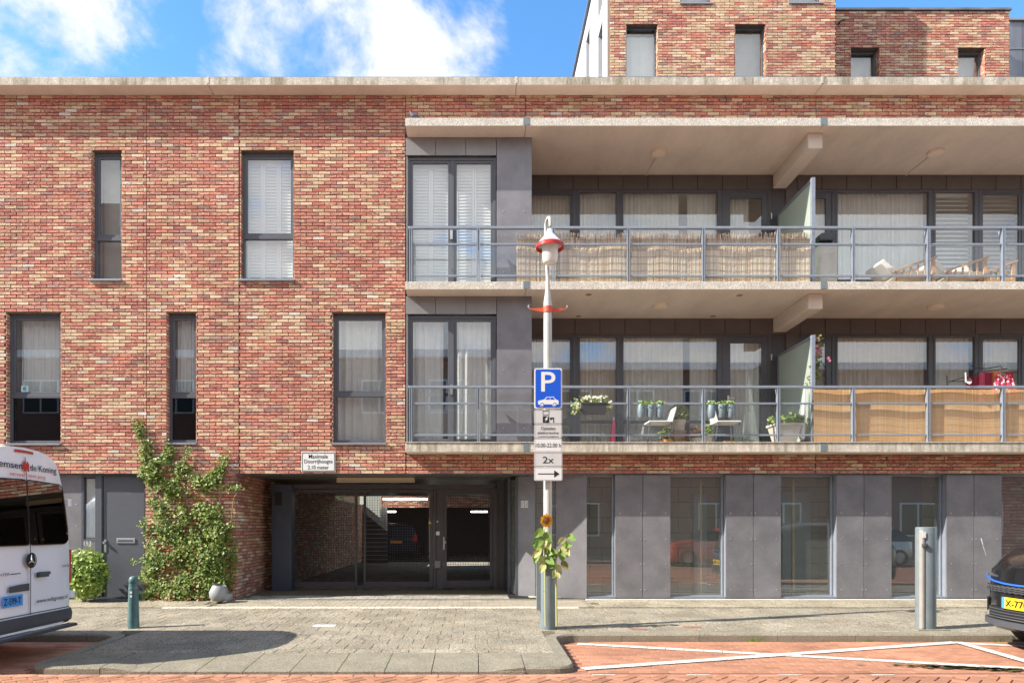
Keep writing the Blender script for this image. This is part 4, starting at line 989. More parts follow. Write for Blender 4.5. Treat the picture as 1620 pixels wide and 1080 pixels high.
b = MB(); b.box(X(435,1.38), X(446,1.38), 1.368, 1.38, 1.75, 2.02); b.build('display_panel', 'ink', bxp, bevel=.004); b = MB(); b.box(X(438,1.38), X(445,1.38), 1.365, 1.38, 1.42, 1.60); b.build('key_panel', 'greyplastic', bxp)
wd = thing('pedestrian_gate', (gX(735), GTY, 0), 'single mesh gate door with handle right of the double gate', 'gate')
b = MB(); b.box(gX(690), gX(702), GTY-.005, GTY+.05, gb+.0, 2.09); b.build('lock_stile', 'gate', wd)
ld = leafg(702.3, 779.5, .06, .09, parent=wd, name='door_leaf')
b = MB(); b.box(gX(701)-.0, gX(703.5), GTY-.03, GTY-.005, gZ(869), gZ(849)); b.lathe([(.03, 0), (.035, .025), (.025, .05)], n=14, mtx=Matrix.Translation((gX(704), GTY-.02, gZ(857))) @ Matrix.Rotation(R(90), 4, 'X')); b.build('door_handle', 'steel', wd, smooth=True)
b = MB(); b.box(gX(688), gX(697), GTY-.06, GTY-.006, gZ(898), gZ(886)); b.build('lock_box', 'plasticgrey', wd, bevel=.01)
b = MB(); b.box(gX(689.5), gX(695.5), GTY-.010, GTY-.005, gZ(846), gZ(840)); b.lathe([(.018, 0), (.018, .004)], n=14, mtx=Matrix.Translation((gX(692), GTY-.006, gZ(824.5))) @ Matrix.Rotation(R(90), 4, 'X')); b.build('white_label', 'signwhite', wd)
fl_ = thing('passage_light', (X(594,.9), .9, LZ), 'long cream strip light fitting on the passage ceiling', 'light')
b = MB(); b.box(X(533,.9), X(656,.9), .86, .98, LZ-.10, LZ-.006); b.build('light_body', 'goldmetal', fl_, bevel=.01); b = MB(); b.box(X(533,.9), X(656,.9), .85, .86, LZ-.105, LZ-.085); b.build('cover_edge', 'goldmetal', fl_)
b = MB()
for u in (546, 594, 641): b.box(X(u,.9)-.012, X(u,.9)+.012, .845, .86, LZ-.075, LZ-.06)
b.build('clip', 'steel', fl_)
# small shrub glimpsed over the courtyard wall
def leafblob(mb, c, rad, n, size, rg, shape=None, flat=0, droop=0):
    for i in range(n):
        while True:
            p = Vector((rg.uniform(-1,1), rg.uniform(-1,1), rg.uniform(-1,1)))
            l = p.length
            if l < 1 and l > rg.random()*.95: break
        q = Vector((c[0]+p.x*rad[0], c[1]+p.y*rad[1], c[2]+p.z*rad[2])); s = size*rg.uniform(.6, 1.25)
        leaf(mb, q, s, rg, out=Vector((p.x*.6, p.y-.4, p.z*.6+.5)))
def leaf(mb, q, s, rg, out=None, ratio=.5):
    d = Vector((rg.uniform(-1,1), rg.uniform(-1,1), rg.uniform(-.7,.6))).normalized()
    n = ((out or Vector((0,-1,.4)))+Vector((rg.uniform(-.7,.7), rg.uniform(-.7,.7), rg.uniform(-.7,.7)))).normalized()
    d = (d-n*d.dot(n)).normalized(); w_ = d.cross(n)*s*ratio; tip = q+d*s; mid = q+d*s*.5
    a, b = mid+w_*.9+n*s*.10, mid-w_*.9+n*s*.10; k = len(mb.v)
    mb.v += [q.to_tuple(), a.to_tuple(), tip.to_tuple(), b.to_tuple()]; mb.f += [(k, k+1, k+2), (k, k+2, k+3)]; mb.m += [0, 0]; mb.c += [None, None]
rg = random.Random(3); b = MB(); leafblob(b, (-5.6, 12.5, 2.6), (.8, 1.2, .8), 500, .12, rg); sh = thing('shrub', (-5.6, 12.5, 0), 'green shrub glimpsed over the courtyard wall', 'shrub'); b.build('foliage', 'cleaf', sh); b = MB(); b.tube([(-5.6,12.5,0),(-5.6,12.5,2.5)], .05); b.build('stem', 'stem', sh)

# ================================================================== RAILINGS
RY = -.25
ry = lambda u: X(u, RY)
def railing(zf, label, bands):
    t = thing('balcony_railing', (ry(650), RY, zf), label, 'railing')
    posts = [650, 757]+[875.6+118.45*k for k in range(9)]
    b = MB(); b.box(ry(646), ry(1745), RY-.03, RY+.03, zf+.965, zf+1.01); b.build('top_rail', 'rail', t, bevel=.006)
    for i, u in enumerate(posts):
        x = ry(u); b = MB(); b.box(x-.026, x-.008, RY-.032, RY+.03, zf+.0, zf+.964); b.box(x+.008, x+.026, RY-.032, RY+.03, zf+.0, zf+.964)
        b.mesh([(x-.008, RY+.03, zf+.964), (x+.008, RY+.03, zf+.964), (x+.008, RY+.02, zf+.6), (x-.008, RY+.02, zf+.6), (x-.008, RY+.10, zf+.964), (x+.008, RY+.10, zf+.964)], [(0,1,2,3),(4,5,2,3),(0,4,3),(1,2,5),(0,1,5,4)])
        b.box(x-.05, x+.05, RY-.05, RY+.07, zf-.001, zf+.012); b.build('post', 'rail', t)
    for i, (u0, u1) in enumerate(zip(posts, posts[1:])):
        x0, x1 = ry(u0)+.04, ry(u1)-.04
        for (z, hh) in ((.695, .034), (.135, .03)):
            b = MB(); b.box(x0, x1, RY-.018, RY+.022, zf+z-hh/2, zf+z+hh/2); b.build('rail', 'rail', t, bevel=.004)
        b = MB(); b.box(x0+.01, x1-.01, RY-.004, RY+.004, zf+.152, zf+.676); b.build('glass_panel', 'glass_rail', t)
    return t
railing(5.64, 'blue grey railing with glass panels along the top floor balcony', None)
railing(2.81, 'blue grey railing with glass panels along the first floor balcony', None)
# ---- reed screen on the upper railing
RD = RY+.06
rs = thing('reed_screen', (ry(1050), RD, 5.65), 'weathered reed mat tied behind the upper railing', 'screen')
posts = [818]+[875.6+118.45*k for k in range(4)]+[1284]
rg = random.Random(12); reed = MB(); tips = MB()
x = ry(818); xe = ry(1284)
while x < xe:
    w_ = rg.uniform(.007, .016); yy = RD+rg.uniform(-.006, .006)+.012*math.sin(x*7); zt = 5.64+.95+rg.uniform(-.06, .0)
    zc = 5.64+.66+.03*math.sin(x*3.1)+rg.uniform(-.02, .02); lean = rg.uniform(-.01, .01)
    reed.mesh([(x, yy, 5.66), (x+w_, yy, 5.66), (x+w_+lean, yy, zc), (x+lean, yy, zc), (x, yy+.008, 5.66), (x+w_, yy+.008, 5.66), (x+w_+lean, yy+.008, zc), (x+lean, yy+.008, zc)], [(0,1,2,3),(5,4,7,6),(0,3,7,4),(1,5,6,2)])
    reed.mesh([(x, yy+.016, 5.66), (x+w_*1.3, yy+.016, 5.66), (x+w_*1.3, yy+.016, zt-.08), (x, yy+.016, zt-.08)], [(0,1,2,3)])
    if rg.random() < .93: tips.mesh([(x, yy+.01, zc-.05), (x+w_*.8, yy+.01, zc-.05), (x+w_*.8+lean*2, yy+.014, zt), (x+lean*2, yy+.014, zt)], [(0,1,2,3)])
    x += w_*1.02
reed.build('reed_stalks', 'reed', rs, kind='stuff'); tips.build('reed_tips', 'reedtop', rs, kind='stuff')
b = MB()
for q in (.12, .25, .38, .50, .62, .80): b.tube([(ry(818)+(xe-ry(818))*i/24, RD-.009+.012*math.sin((ry(818)+(xe-ry(818))*i/24)*7), 5.64+q+.006*math.sin(i*1.7)) for i in range(25)], .0035, 5)
b.build('binding_wire', 'wire', rs)
# ---- orange screen on the lower railing
bs = thing('bamboo_screen', (ry(1450), RD, 2.82), 'orange bamboo strip screen behind the lower railing', 'screen')
b = MB(); x = ry(1290); xe = 11.5; rg = random.Random(5)
while x < xe:
    w_ = rg.uniform(.03, .05); yy = RD+.008*math.sin(x*5); y2 = RD+.008*math.sin((x+w_)*5)
    b.mesh([(x, yy, 2.83), (x+w_-.002, y2, 2.83), (x+w_-.002, y2+.01, 3.77), (x, yy+.01, 3.77)], [(0,1,2,3)]); x += w_
b.build('bamboo_strips', 'bamboo', bs, kind='stuff')
b = MB()
for q in (.10, .22, .34, .46, .58, .80, .90): b.tube([(ry(1290), RD-.012, 2.81+q), (xe, RD-.012, 2.81+q)], .002, 4)
b.build('binding_thread', 'orangecloth', bs)

# ---- frosted privacy screens
for (zf, lb) in ((5.64, 'frosted glass divider in a grey frame on the top balcony'), (2.81, 'frosted glass divider beside the pink flowers on the first floor balcony')):
    t = thing('balcony_divider', (6.08, .5, zf), lb, 'divider'); b = MB()
    b.box(6.05, 6.11, -.14, -.08, zf, zf+1.95); b.box(6.06, 6.10, 1.20, 1.25, zf, zf+1.95); b.box(6.06, 6.10, -.08, 1.20, zf+1.90, zf+1.95); b.box(6.06, 6.10, -.08, 1.20, zf+.06, zf+.10); b.build('divider_frame', 'rail', t)
    b = MB(); b.box(6.075, 6.085, -.08, 1.20, zf+.10, zf+1.90); b.build('frosted_pane', 'frost', t)
# ---- ceiling lamps and soffit holes
lamp0 = None
for i, (u, v, zc) in enumerate(((1042, 243, 8.39), (1480, 243, 8.39), (1045, 485, 5.505), (1481, 486, 5.505))):
    zz = zc-.04; d = (zz-EYE)*F/(835-v); y = d-CD; x = (u-752)*d/F
    t = thing('ceiling_lamp', (x, y, zc), ('round beige ceiling lamp between the grey bay and the beam on the top balcony', 'round beige ceiling lamp beyond the beam on the top balcony', 'round beige ceiling lamp over the hanging flower pots', 'round beige ceiling lamp over the drying rack side of the lower balcony')[i], 'lamp', 'round balcony ceiling lamps')
    b = MB(); b.lathe([(.125, -.05), (.14, -.035), (.14, -.001)], x, y, 28); b.build('lamp_body', 'soffit', t, smooth=True) if False else None
    bb_ = MB(); bb_.lathe([(.09, zc-.075), (.125, zc-.06), (.14, zc-.03), (.14, zc-.001)], x, y, 28); bb_.build('lamp_body', 'lampcover', t, smooth=True)
    if i < 2:
        b = MB(); b.tube([(x-.0, y+.14, zc-.014), (x-.02, BY, zc-.014)], .012, 8); b.build('cable_duct', 'soffit', t)
dh = MB()
for (u, v) in ((931, 466), (915, 500), (1128, 500), (1170, 467), (1045, 62)):
    if v < 400: continue
    zz = 5.505; d = (zz-EYE)*F/(835-v); dh.lathe([(.055, zz-.006), (.055, zz-.001)], (u-752)*d/F, d-CD, 20)
dh.build('drain_hole', 'wicker', apt)

# ================================================================== ROOFTOP STOREYS BEHIND
TY = 3.1; tx = lambda u: X(u, TY); tz = lambda v: Z(v, TY)
tw = thing('rooftop_tower', (tx(1143), TY, 9.3), 'taller brick block with tall windows rising behind the roof edge', 'building')
TX0, TX1, TZ0, TZ1 = tx(965), tx(1322), 9.0, 15.4
th = [(tx(990), tx(1041), tz(122), tz(38)), (tx(1162), tx(1212), tz(122), tz(38)), (tx(1076), tx(1127), tz(5), 15.0), (tx(1248), tx(1301), tz(4.5), 15.0)]
b = MB(); backing(b, TX0, TX1, TZ0, TZ1, th, TY+.012, TY+.3); b.build('wall', 'mortar', tw)
sing = []; m1 = brickwork(tw, TX0, TX1, 9.25, TZ1, (0, TY+.012, 0), (1,0,0), (0,-1,0), th, [], 61, sing, .50)
for i, (a, c, d, e) in enumerate(th):
    add(m1, brickwork(tw, 0, .12, d, e, (a, TY, 0), (0,1,0), (1,0,0), (), [], 70+i)); add(m1, brickwork(tw, 0, .12, d, e, (c, TY, 0), (0,1,0), (-1,0,0), (), [], 80+i))
apt_, apt = apt, tw
finish_bricks(tw, m1, sing)
for (a, c, d, e) in th:
    w_ = window(a, c, d, e, TY+.12, fw=.04, depth=.06, glass='glass'); sill(w_, a-.01, c+.01, d, TY-.03, TY+.12)
    b = MB(); b.box(a-.3, c+.3, TY+.35, TY+.38, d-.3, e+.3); b.build('room_lining', 'room', w_)
b = MB(); b.box(TX0+.012, TX1, TY+.3, 16, TZ1-.1, TZ1); b.box(TX1-.2, TX1-.01, TY+.3, 16, 9, TZ1-.1); b.box(TX0-.03, TX1+.02, TY-.03, TY+.3, TZ1, TZ1+.06); b.box(TX0-.06, TX0+.3, TY-.02, 16, TZ1, TZ1+.05); b.build('roof', 'zinc', tw)
sh_ = [(4.0, 4.55, 9.9, 13.6), (5.8, 6.35, 9.9, 14.8), (7.6, 8.0, 9.6, 12.6), (4.0, 4.55, 14.0, 15.0), (9.6, 10.2, 9.6, 11.0)]
def backing_y(mb, y0, y1, z0, z1, hs, x0, x1):
    ysv = sorted({y0, y1}|{h_[0] for h_ in hs}|{h_[1] for h_ in hs})
    for a, b_ in zip(ysv, ysv[1:]):
        m = (a+b_)/2; cuts = sorted([(h_[2], h_[3]) for h_ in hs if h_[0] < m < h_[1]]); z = z0
        for (c, d) in cuts:
            if c > z: mb.box(x0, x1, a, b_, z, c)
            z = max(z, d)
        if z < z1: mb.box(x0, x1, a, b_, z, z1)
b = MB(); backing_y(b, TY+.30, 16, 9, TZ1-.1, sh_, TX0+.001, TX0+.2); b.build('side_wall', 'plaster', tw)
for (a, c, d, e) in sh_:
    b = MB(); b.box(TX0+.10, TX0+.16, a, c, d, d+.05); b.box(TX0+.10, TX0+.16, a, c, e-.05, e); b.box(TX0+.10, TX0+.16, a, a+.05, d+.05, e-.05); b.box(TX0+.10, TX0+.16, c-.05, c, d+.05, e-.05); w_ = b.build('window', 'frame', tw)
    b = MB(); b.box(TX0+.13, TX0+.136, a+.05, c-.05, d+.05, e-.05); b.build('glass_pane', 'glass_dark', w_)
bl2 = MB(); bl2.box(TX0+.4, TX0+.45, TY+.4, 15, 9, 15.2); bl2.build('room_lining', 'room', tw)
# curtain-like drape in the tower window with bright streaks
curtain(th[0][0], th[0][1], th[0][2], th[0][3]-.12, TY+.26, 'white drape in the tower window closest to its outer corner', 'sheer', .25, .01)
# east wing
WY = 3.85; wx = lambda u: X(u, WY); wz = lambda v: Z(v, WY)
wg = thing('rooftop_wing', (wx(1460), WY, 9.3), 'lower brick rooftop storey with two square windows and a thin metal roof edge', 'building')
WX0, WX1, WZ1 = wx(1322)+.0, wx(1597), wz(17.5)
wh_ = [(wx(1345.5), wx(1392), wz(128), wz(76)), (wx(1515), wx(1559), wz(130), wz(76))]
b = MB(); backing(b, WX0, WX1, 9.0, WZ1, wh_, WY+.012, WY+.3); b.build('wall', 'mortar', wg)
sing = []; m1 = brickwork(wg, WX0, WX1, 9.2, WZ1, (0, WY+.012, 0), (1,0,0), (0,-1,0), wh_, [], 62, sing, .38)
for i, (a, c, d, e) in enumerate(wh_): add(m1, brickwork(wg, 0, .14, d, e, (c, WY, 0), (0,1,0), (-1,0,0), (), [], 90+i)); add(m1, brickwork(wg, 0, .14, d, e, (a, WY, 0), (0,1,0), (1,0,0), (), [], 95+i))
apt = wg; finish_bricks(wg, m1, sing)
for (a, c, d, e) in wh_:
    w_ = window(a, c, d, e, WY+.14, fw=.05, depth=.06, glass='glass'); b = MB(); b.box(a-.3, c+.3, WY+.35, WY+.38, d-.3, e+.3); b.build('room_lining', 'room', w_)
b = MB(); b.box(WX0, WX1+.03, WY-.04, WY+.5, WZ1, WZ1+.05); b.box(WX0, WX1, WY+.3, 12, WZ1-.2, WZ1); b.box(WX1-.2, WX1-.003, WY+.3, 12, 9, WZ1-.2); b.build('roof', 'zinc', wg)
b = MB(); b.tube([(wx(1326), WY-.01, wz(39)), (wx(1326), WY-.10, wz(39)), (wx(1332), WY-.14, wz(38))], .02); b.build('outlet_pipe', 'greyplastic', wg)
apt = apt_
zb = thing('zinc_clad_block', (X(1610,4.6), 4.6, 9.3), 'grey metal clad block at the far end of the rooftops', 'building')
for k, u in enumerate((1590, 1618, 1646, 1674)):
    b = MB(); b.box(X(u,4.6)+.004, X(u+28,4.6)-.004, 4.6, 4.65, 9, Z(34,4.6)); b.build('metal_panel', 'zinc', zb)
b = MB(); b.box(X(1590,4.6), X(1702,4.6), 4.55, 4.9, Z(34,4.6), Z(34,4.6)+.06); b.box(X(1590,4.6), X(1702,4.6), 4.66, 8, 9, Z(34,4.6)-.01); b.box(X(1590,4.6), X(1702,4.6), 4.585, 4.6, Z(77,4.6)-.02, Z(77,4.6)); b.build('roof_edge', 'framelight', zb)
rf = MB(); rf.box(-10.4, 12.2, .3, 16, 8.9, 9.1); rf.build('flat_roof', 'roofing', apt)
# building behind: side body so that the block is solid
sd = MB(); sd.box(XL, XL+.2, .3, 8, -.1, 9); sd.box(XL, 12.2, 15.9, 16, 3.0, 9); sd.box(12.0, 12.2, 1.4, 8, -.1, 9); sd.build('outer_wall', 'mortar', apt)

# pigeon on the top slab
b = MB(); px_, pz_ = X(655.5,-.25), 8.535
b.tube([(px_+.11, -.24, pz_+.05), (px_+.06, -.25, pz_+.062), (px_, -.25, pz_+.075), (px_-.045, -.25, pz_+.10), (px_-.06, -.25, pz_+.135), (px_-.075, -.25, pz_+.15), (px_-.10, -.25, pz_+.145)], [.008, .03, .048, .04, .024, .022, .004], 12)
b.tube([(px_, -.235, pz_+.04), (px_, -.235, pz_)], .005, 5); b.tube([(px_-.01, -.265, pz_+.04), (px_-.01, -.265, pz_)], .005, 5)
pg = b.build('pigeon', mat('pigeon_feathers', (.10,.11,.14), .7, var=.4, vscale=25), smooth=True); tag(pg, 'grey pigeon standing on the end of the top concrete slab', 'bird')

# ================================================================== STREET LAMP AND SIGNS
PY = -3.10; PXc = X(866.5, PY); pz0 = gz(PY); pX = lambda u: X(u, PY); pZ = lambda v: Z(v, PY)
lamp = thing('street_lamp', (PXc, PY, pz0), 'slim cream lamp post with white cone lantern and red rim', 'street lamp')
b = MB(); b.lathe([(.105, pz0-.02), (.105, pZ(893)), (.10, pZ(888)), (.065, pZ(886))], PXc+.0, PY, 28); b.build('base_tube', 'galv', lamp, smooth=True)
b = MB(); b.lathe([(.058, pZ(888)), (.056, pZ(500)), (.056, pZ(478)), (.045, pZ(470)), (.03, pZ(456)), (.026, pZ(440))], PXc, PY, 20); b.tube([(PXc, PY, pZ(441)), (PXc-.028, PY, pZ(372))], [.026, .021], 16)
b.build('post', 'pole', lamp, smooth=True)
hy = PY; zt = pZ(349); xh = pX(868.5)
xpo = PXc-.028
hc0 = (870.5-752)*(CD+hy-.15)/F; b = MB(); pts = [(xpo, hy, pZ(374)), (xpo, hy, pZ(358))]
pts += [(xpo+(hc0-xpo)*(1-math.cos(R(a)))/2, hy-.075+.075*math.cos(R(a)), pZ(358)+.075*math.sin(R(a))) for a in (30, 60, 90, 120, 150, 180)] + [(hc0, hy-.15, pZ(366))]
b.tube(pts, .021, 10); b.build('goose_neck', 'pole', lamp, smooth=True)
hc = (xpo+.02, hy-.15); LZ0 = pZ(400, )
K = (CD+hy-.15)/F
def hZ(v): return EYE+(835-v)*K
hc = ((870-752)*K, hy-.15)
b = MB(); b.lathe([(.035, hZ(363)), (.045, hZ(367)), (.05, hZ(370)), (.085, hZ(376)), (.172, hZ(388)), (.172, hZ(386.5)), (.08, hZ(374))], hc[0], hc[1], 32, caps=False); b.build('lamp_shade', 'white', lamp, smooth=True)
b = MB(); b.lathe([(.170, hZ(386)), (.186, hZ(388)), (.186, hZ(393)), (.168, hZ(393)), (.165, hZ(388))], hc[0], hc[1], 36, caps=False); b.build('shade_rim', 'red', lamp, smooth=True)
b = MB(); b.lathe([(.04, hZ(384)), (.108, hZ(387)), (.103, hZ(411)), (.085, hZ(416)), (.02, hZ(417.5))], hc[0], hc[1], 28); b.build('lamp_glass', 'lampglass', lamp, smooth=True)
b = MB()
for s_ in (-1, 1):
    zc = pZ(490); b.prism([(.05, -.028), (.10, -.026), (.24, .006), (.255, .03), (.25, .033), (.235, .014), (.05, .026)] if s_ > 0 else [(-.05, -.028), (-.05, .026), (-.235, .014), (-.25, .033), (-.255, .03), (-.24, .006), (-.10, -.026)], lambda p, t, zc=zc: Vector((PXc+p[0], t, zc+p[1])), PY-.012, PY+.012)
b.build('bracket_wing', 'orangered', lamp); b = MB(); b.lathe([(.066, pZ(490)-.04), (.066, pZ(490)+.04)], PXc, PY, 20); b.build('bracket_collar', 'orangered', lamp, smooth=True)
b = MB()
for s_ in (-1, 1): b.tube([(PXc+s_*.245, PY, pZ(490)+.02), (PXc+s_*.262, PY, pZ(490)+.035), (PXc+s_*.262, PY, pZ(490)+.055), (PXc+s_*.25, PY, pZ(490)+.062)], .006, 6)
b.build('bracket_hook', 'pole', lamp)
for q in (pZ(595), pZ(660), pZ(745)):
    b = MB(); b.lathe([(.064, q-.012), (.064, q+.012)], PXc, PY, 18); b.build('sign_clamp', 'steel', lamp)
b = MB(); b.box(PXc-.105-.045, PXc-.09, PY-.04, PY+.05, pz0+.25, pZ(885)); b.build('side_conduit', 'galv', lamp)
b = MB(); 
for k in range(5): b.box(PXc-.062+k*.01, PXc-.055+k*.014, PY-.092, PY-.086, pz0+.5+.02*k, pz0+.52+.022*k)
b.build('worn_sticker', 'ink', lamp)
def rrect(x0, x1, z0, z1, r, n=5):
    out = []
    for (cx_, cz_, a0) in ((x1-r, z0+r, -90), (x1-r, z1-r, 0), (x0+r, z1-r, 90), (x0+r, z0+r, 180)):
        for i in range(n+1): a = R(a0+90*i/n); out.append((cx_+r*math.cos(a), cz_+r*math.sin(a)))
    return out
SY = PY-.085
sX = lambda u: X(u, SY); sZ = lambda v: Z(v, SY)
def plate(u0, u1, v0, v1, m, name, parent=None, dy=0, r=.02, th=.012):
    b = MB(); b.prism(rrect(sX(u0), sX(u1), sZ(v1), sZ(v0), r), lambda p, t: Vector((p[0], t, p[1])), SY+dy-th, SY+dy); return b.build(name, m, parent)
ps = plate(845, 889, 582.5, 646.5, 'signwhite', 'parking_sign', r=.03); tag(ps, 'blue parking sign with a white P and a car symbol', 'sign')
plate(847, 887, 584.5, 644.5, 'blue', 'sign_face', ps, -.012, .022, .004)
SF = SY-.0175
text('P', 'letter', lambda a, c: Vector((sX(856)+a, SF, sZ(619.5)+c)), sX(878.5)-sX(856), sZ(588.5)-sZ(619.5), 'signwhite', ps, font_bold=.01)
carp = [(850.5,640),(850.5,634.5),(853,632.5),(861,630.5),(867,628),(868.5,627.5),(878,627.5),(880,628.5),(883,633),(884,634.5),(884,640),(881,640)]
carp = [(850,639.5),(850,634),(853,632.3),(860,631.3),(864,628.2),(866,627.3),(876,627.3),(878,628.4),(881,632),(883.5,633.5),(883.5,639.5)]
carp = [(851,639.8),(851,634.2),(860.5,632),(864.5,628),(875.5,627.6),(879,631.8),(883.5,633.8),(883.5,639.8)]
b = MB(); b.prism([(sX(p), sZ(q)) for p, q in carp], lambda p, t: Vector((p[0], t, p[1])), SF-.001, SF+.001)
for u in (857.5, 877): b.lathe([(.031, 0), (.031, .0035)], n=18, mtx=Matrix.Translation((sX(u), SF+.001, sZ(640))) @ Matrix.Rotation(R(90), 4, 'X'))
b.build('car_symbol', 'signwhite', ps)
b = MB()
for pp in ([(862.2,632),(865.3,628.9),(869.3,628.8),(869.3,632)], [(870.5,632),(870.5,628.8),(875,628.7),(877.4,632)]): b.prism([(sX(p), sZ(q)) for p, q in pp], lambda p, t: Vector((p[0], t, p[1])), SF-.003, SF-.0012)
for u in (857.5, 877):
    b.lathe([(.025, 0), (.025, .001)], n=16, mtx=Matrix.Translation((sX(u), SF-.0028, sZ(640))) @ Matrix.Rotation(R(90), 4, 'X'))
b.build('symbol_cutout', 'blue', ps); b = MB()
for u in (857.5, 877): b.lathe([(.016, 0), (.016, .001)], n=16, mtx=Matrix.Translation((sX(u), SF-.004, sZ(640))) @ Matrix.Rotation(R(90), 4, 'X'))
b.build('symbol_wheel', 'signwhite', ps)
subs = [(845, 889, 648, 670.5, 'signface', 'small grey white plate with charging point symbols', None),
        (845, 889, 671, 693, 'signface', 'plate reading Opladen elektrische voertuigen', [('Opladen', 855.5, 878.5, 675, 681.8), ('elektrische', 850.3, 883.5, 682.3, 687.3-.6), ('voertuigen', 851.3, 883.2, 687.3+1.8, 691.9)]),
        (845, 889, 693.5, 715, 'signwhite', 'plate reading 10.00-22.00 h', [('10.00-22.00 h', 847.5, 887, 701, 707.5)]),
        (845, 889.5, 715.5, 738, 'signface', 'small grey plate reading 2x', [('2x', 858.5, 876, 722, 732.5)]),
        (845, 889.5, 738.5, 760, 'signwhite', 'plate with a black arrow pointing to the parking bays', None)]
for (u0, u1, v0, v1, m, lb, tx_) in subs:
    s = plate(u0, u1, v0, v1, m, 'sub_plate', r=.02); tag(s, lb, 'sign', 'white plates under the parking sign')
    b = MB(); o_ = rrect(sX(u0+.8), sX(u1-.8), sZ(v1-.8), sZ(v0+.8), .016); i_ = rrect(sX(u0+1.3), sX(u1-1.3), sZ(v1-1.3), sZ(v0+1.3), .013); n = len(o_)
    b.mesh([(p[0], SY-.0128, p[1]) for p in o_+i_], [(k, (k+1) % n, n+(k+1) % n, n+k) for k in range(n)]); b.build('plate_border', 'galv', s)
    for (body, a, c, d, e) in tx_ or ():
        text(body, 'lettering', lambda p, q, a=a, e=e: Vector((sX(a)+p, SY-.0135, sZ(e)+q)), sX(c)-sX(a), sZ(d)-sZ(e), 'ink', s, font_bold=.006)
    if v0 == 738.5:
        b = MB(); b.prism([(sX(p), sZ(q)) for p, q in ((851, 750), (851, 748.6), (876.5, 748.6), (876.5, 743.6), (885, 749.3), (876.5, 755), (876.5, 750))], lambda p, t: Vector((p[0], t, p[1])), SY-.014, SY-.012); b.build('arrow', 'ink', s)
    if v0 == 648:
        b = MB()
        for (a, c, d, e) in ((858.5,868.5,649.6,650.2),(858.5,868.5,656,656.6),(858.5,859.1,650.2,656),(867.9,868.5,650.2,656),(858.5,868.5,658.2,668.5),(875,876.2,661,668.5),(870,876.2,660.4,662.4),(870,873,662.2,664)): b.box(sX(a), sX(c), SY-.014, SY-.012, sZ(e), sZ(d))
        b.build('charging_symbol', 'ink', s)
        b = MB(); b.prism([(sX(p), sZ(q)) for p, q in ((865.5,659.2),(861.5,663.6),(864,663.6),(861.5,667.6),(866.8,662.6),(864.6,662.6),(867.2,659.2))], lambda p, t: Vector((p[0], t, p[1])), SY-.0165, SY-.0145); b.build('bolt_symbol', 'signwhite', s)

# ---- sunflower tied to the post
sf = thing('sunflower', (PXc, PY-.13, pz0), 'wilting sunflower tied to the lamp post with drooping leaves', 'sunflower')
FY = PY-.14; K2 = (CD+FY)/F
def FP(u, v, dy=0): return Vector(((u-752)*(CD+FY+dy)/F, FY+dy, EYE+(835-v)*(CD+FY+dy)/F))
b = MB(); b.tube([FP(863, 990), FP(862.5, 940), FP(862, 880), FP(860, 850), FP(861, 838), FP(864, 828)], [.011, .011, .010, .009, .008, .009], 8); b.build('stem', 'stemgreen', sf, smooth=True)
b = MB(); b.tube([FP(880.5, 990), FP(880, 930), FP(879, 895), FP(880, 882), FP(886, 868), FP(893, 855), FP(897, 846), FP(903, 845)], [.013, .013, .012, .010, .008, .007, .006, .005], 8); b.build('stem', 'stemgreen', sf, smooth=True)
hd = FP(864, 823, -.06); nrm = Vector((.25, -.9, -.12)).normalized(); rot = nrm.to_track_quat('Z', 'Y').to_matrix().to_4x4() @ Matrix.Scale(1.2, 4); rot.translation = hd
b = MB(); b.lathe([(.001, .022), (.03, .020), (.048, .008), (.052, -.005), (.035, -.02)], n=24, mtx=rot); b.build('seed_head', 'seedhead', sf, smooth=True)
rg = random.Random(9); b = MB()
for ring, n in ((0, 22), (1, 18)):
    for i in range(n):
        a = 2*math.pi*(i+rg.uniform(-.3,.3))/n; l = rg.uniform(.028, .05); w_ = .011; dr = rg.uniform(.0, .03)
        r0 = .044-ring*.014; p0 = rot @ Vector((r0*math.cos(a), r0*math.sin(a), .004+ring*.01)); p1 = rot @ Vector(((r0+l)*math.cos(a), (r0+l)*math.sin(a), dr-.004)); tn = (rot.to_3x3() @ Vector((-math.sin(a), math.cos(a), 0)))*w_; mid = (p0+p1)/2+rot.to_3x3() @ Vector((0,0,.006))
        b.mesh([p0-tn*.6, mid-tn, p1, mid+tn, p0+tn*.6], [(0,1,2),(0,2,4),(2,3,4)])
b.build('petals', 'petalyellow', sf)
def bigleaf(q, d, s, m, droop=.5, w=.42):
    d = Vector(d).normalized(); side = d.cross(Vector((rg.uniform(-.3,.3), -1, .25))).normalized(); up = side.cross(d).normalized(); b = MB(); rows = []
    n = 5
    for i in range(n+1):
        t = i/n; c = Vector(q)+d*s*t+Vector((0,0,-1))*droop*s*t*t*.6; wd_ = w*s*math.sin(math.pi*min(1, t*.92+.08))**.8*(1-.35*t)
        rows.append([c-side*wd_+up*.12*s*(.3+t)*rg.uniform(.6, 1.2), c-side*wd_*.5+up*.03*s, c, c+side*wd_*.5+up*.03*s, c+side*wd_+up*.12*s*(.3+t)*rg.uniform(.6, 1.2)])
    b.mesh([p for r_ in rows for p in r_], [(i*5+k, i*5+k+1, (i+1)*5+k+1, (i+1)*5+k) for i in range(n) for k in range(4)]); b.build('leaf', m, sf, smooth=True)
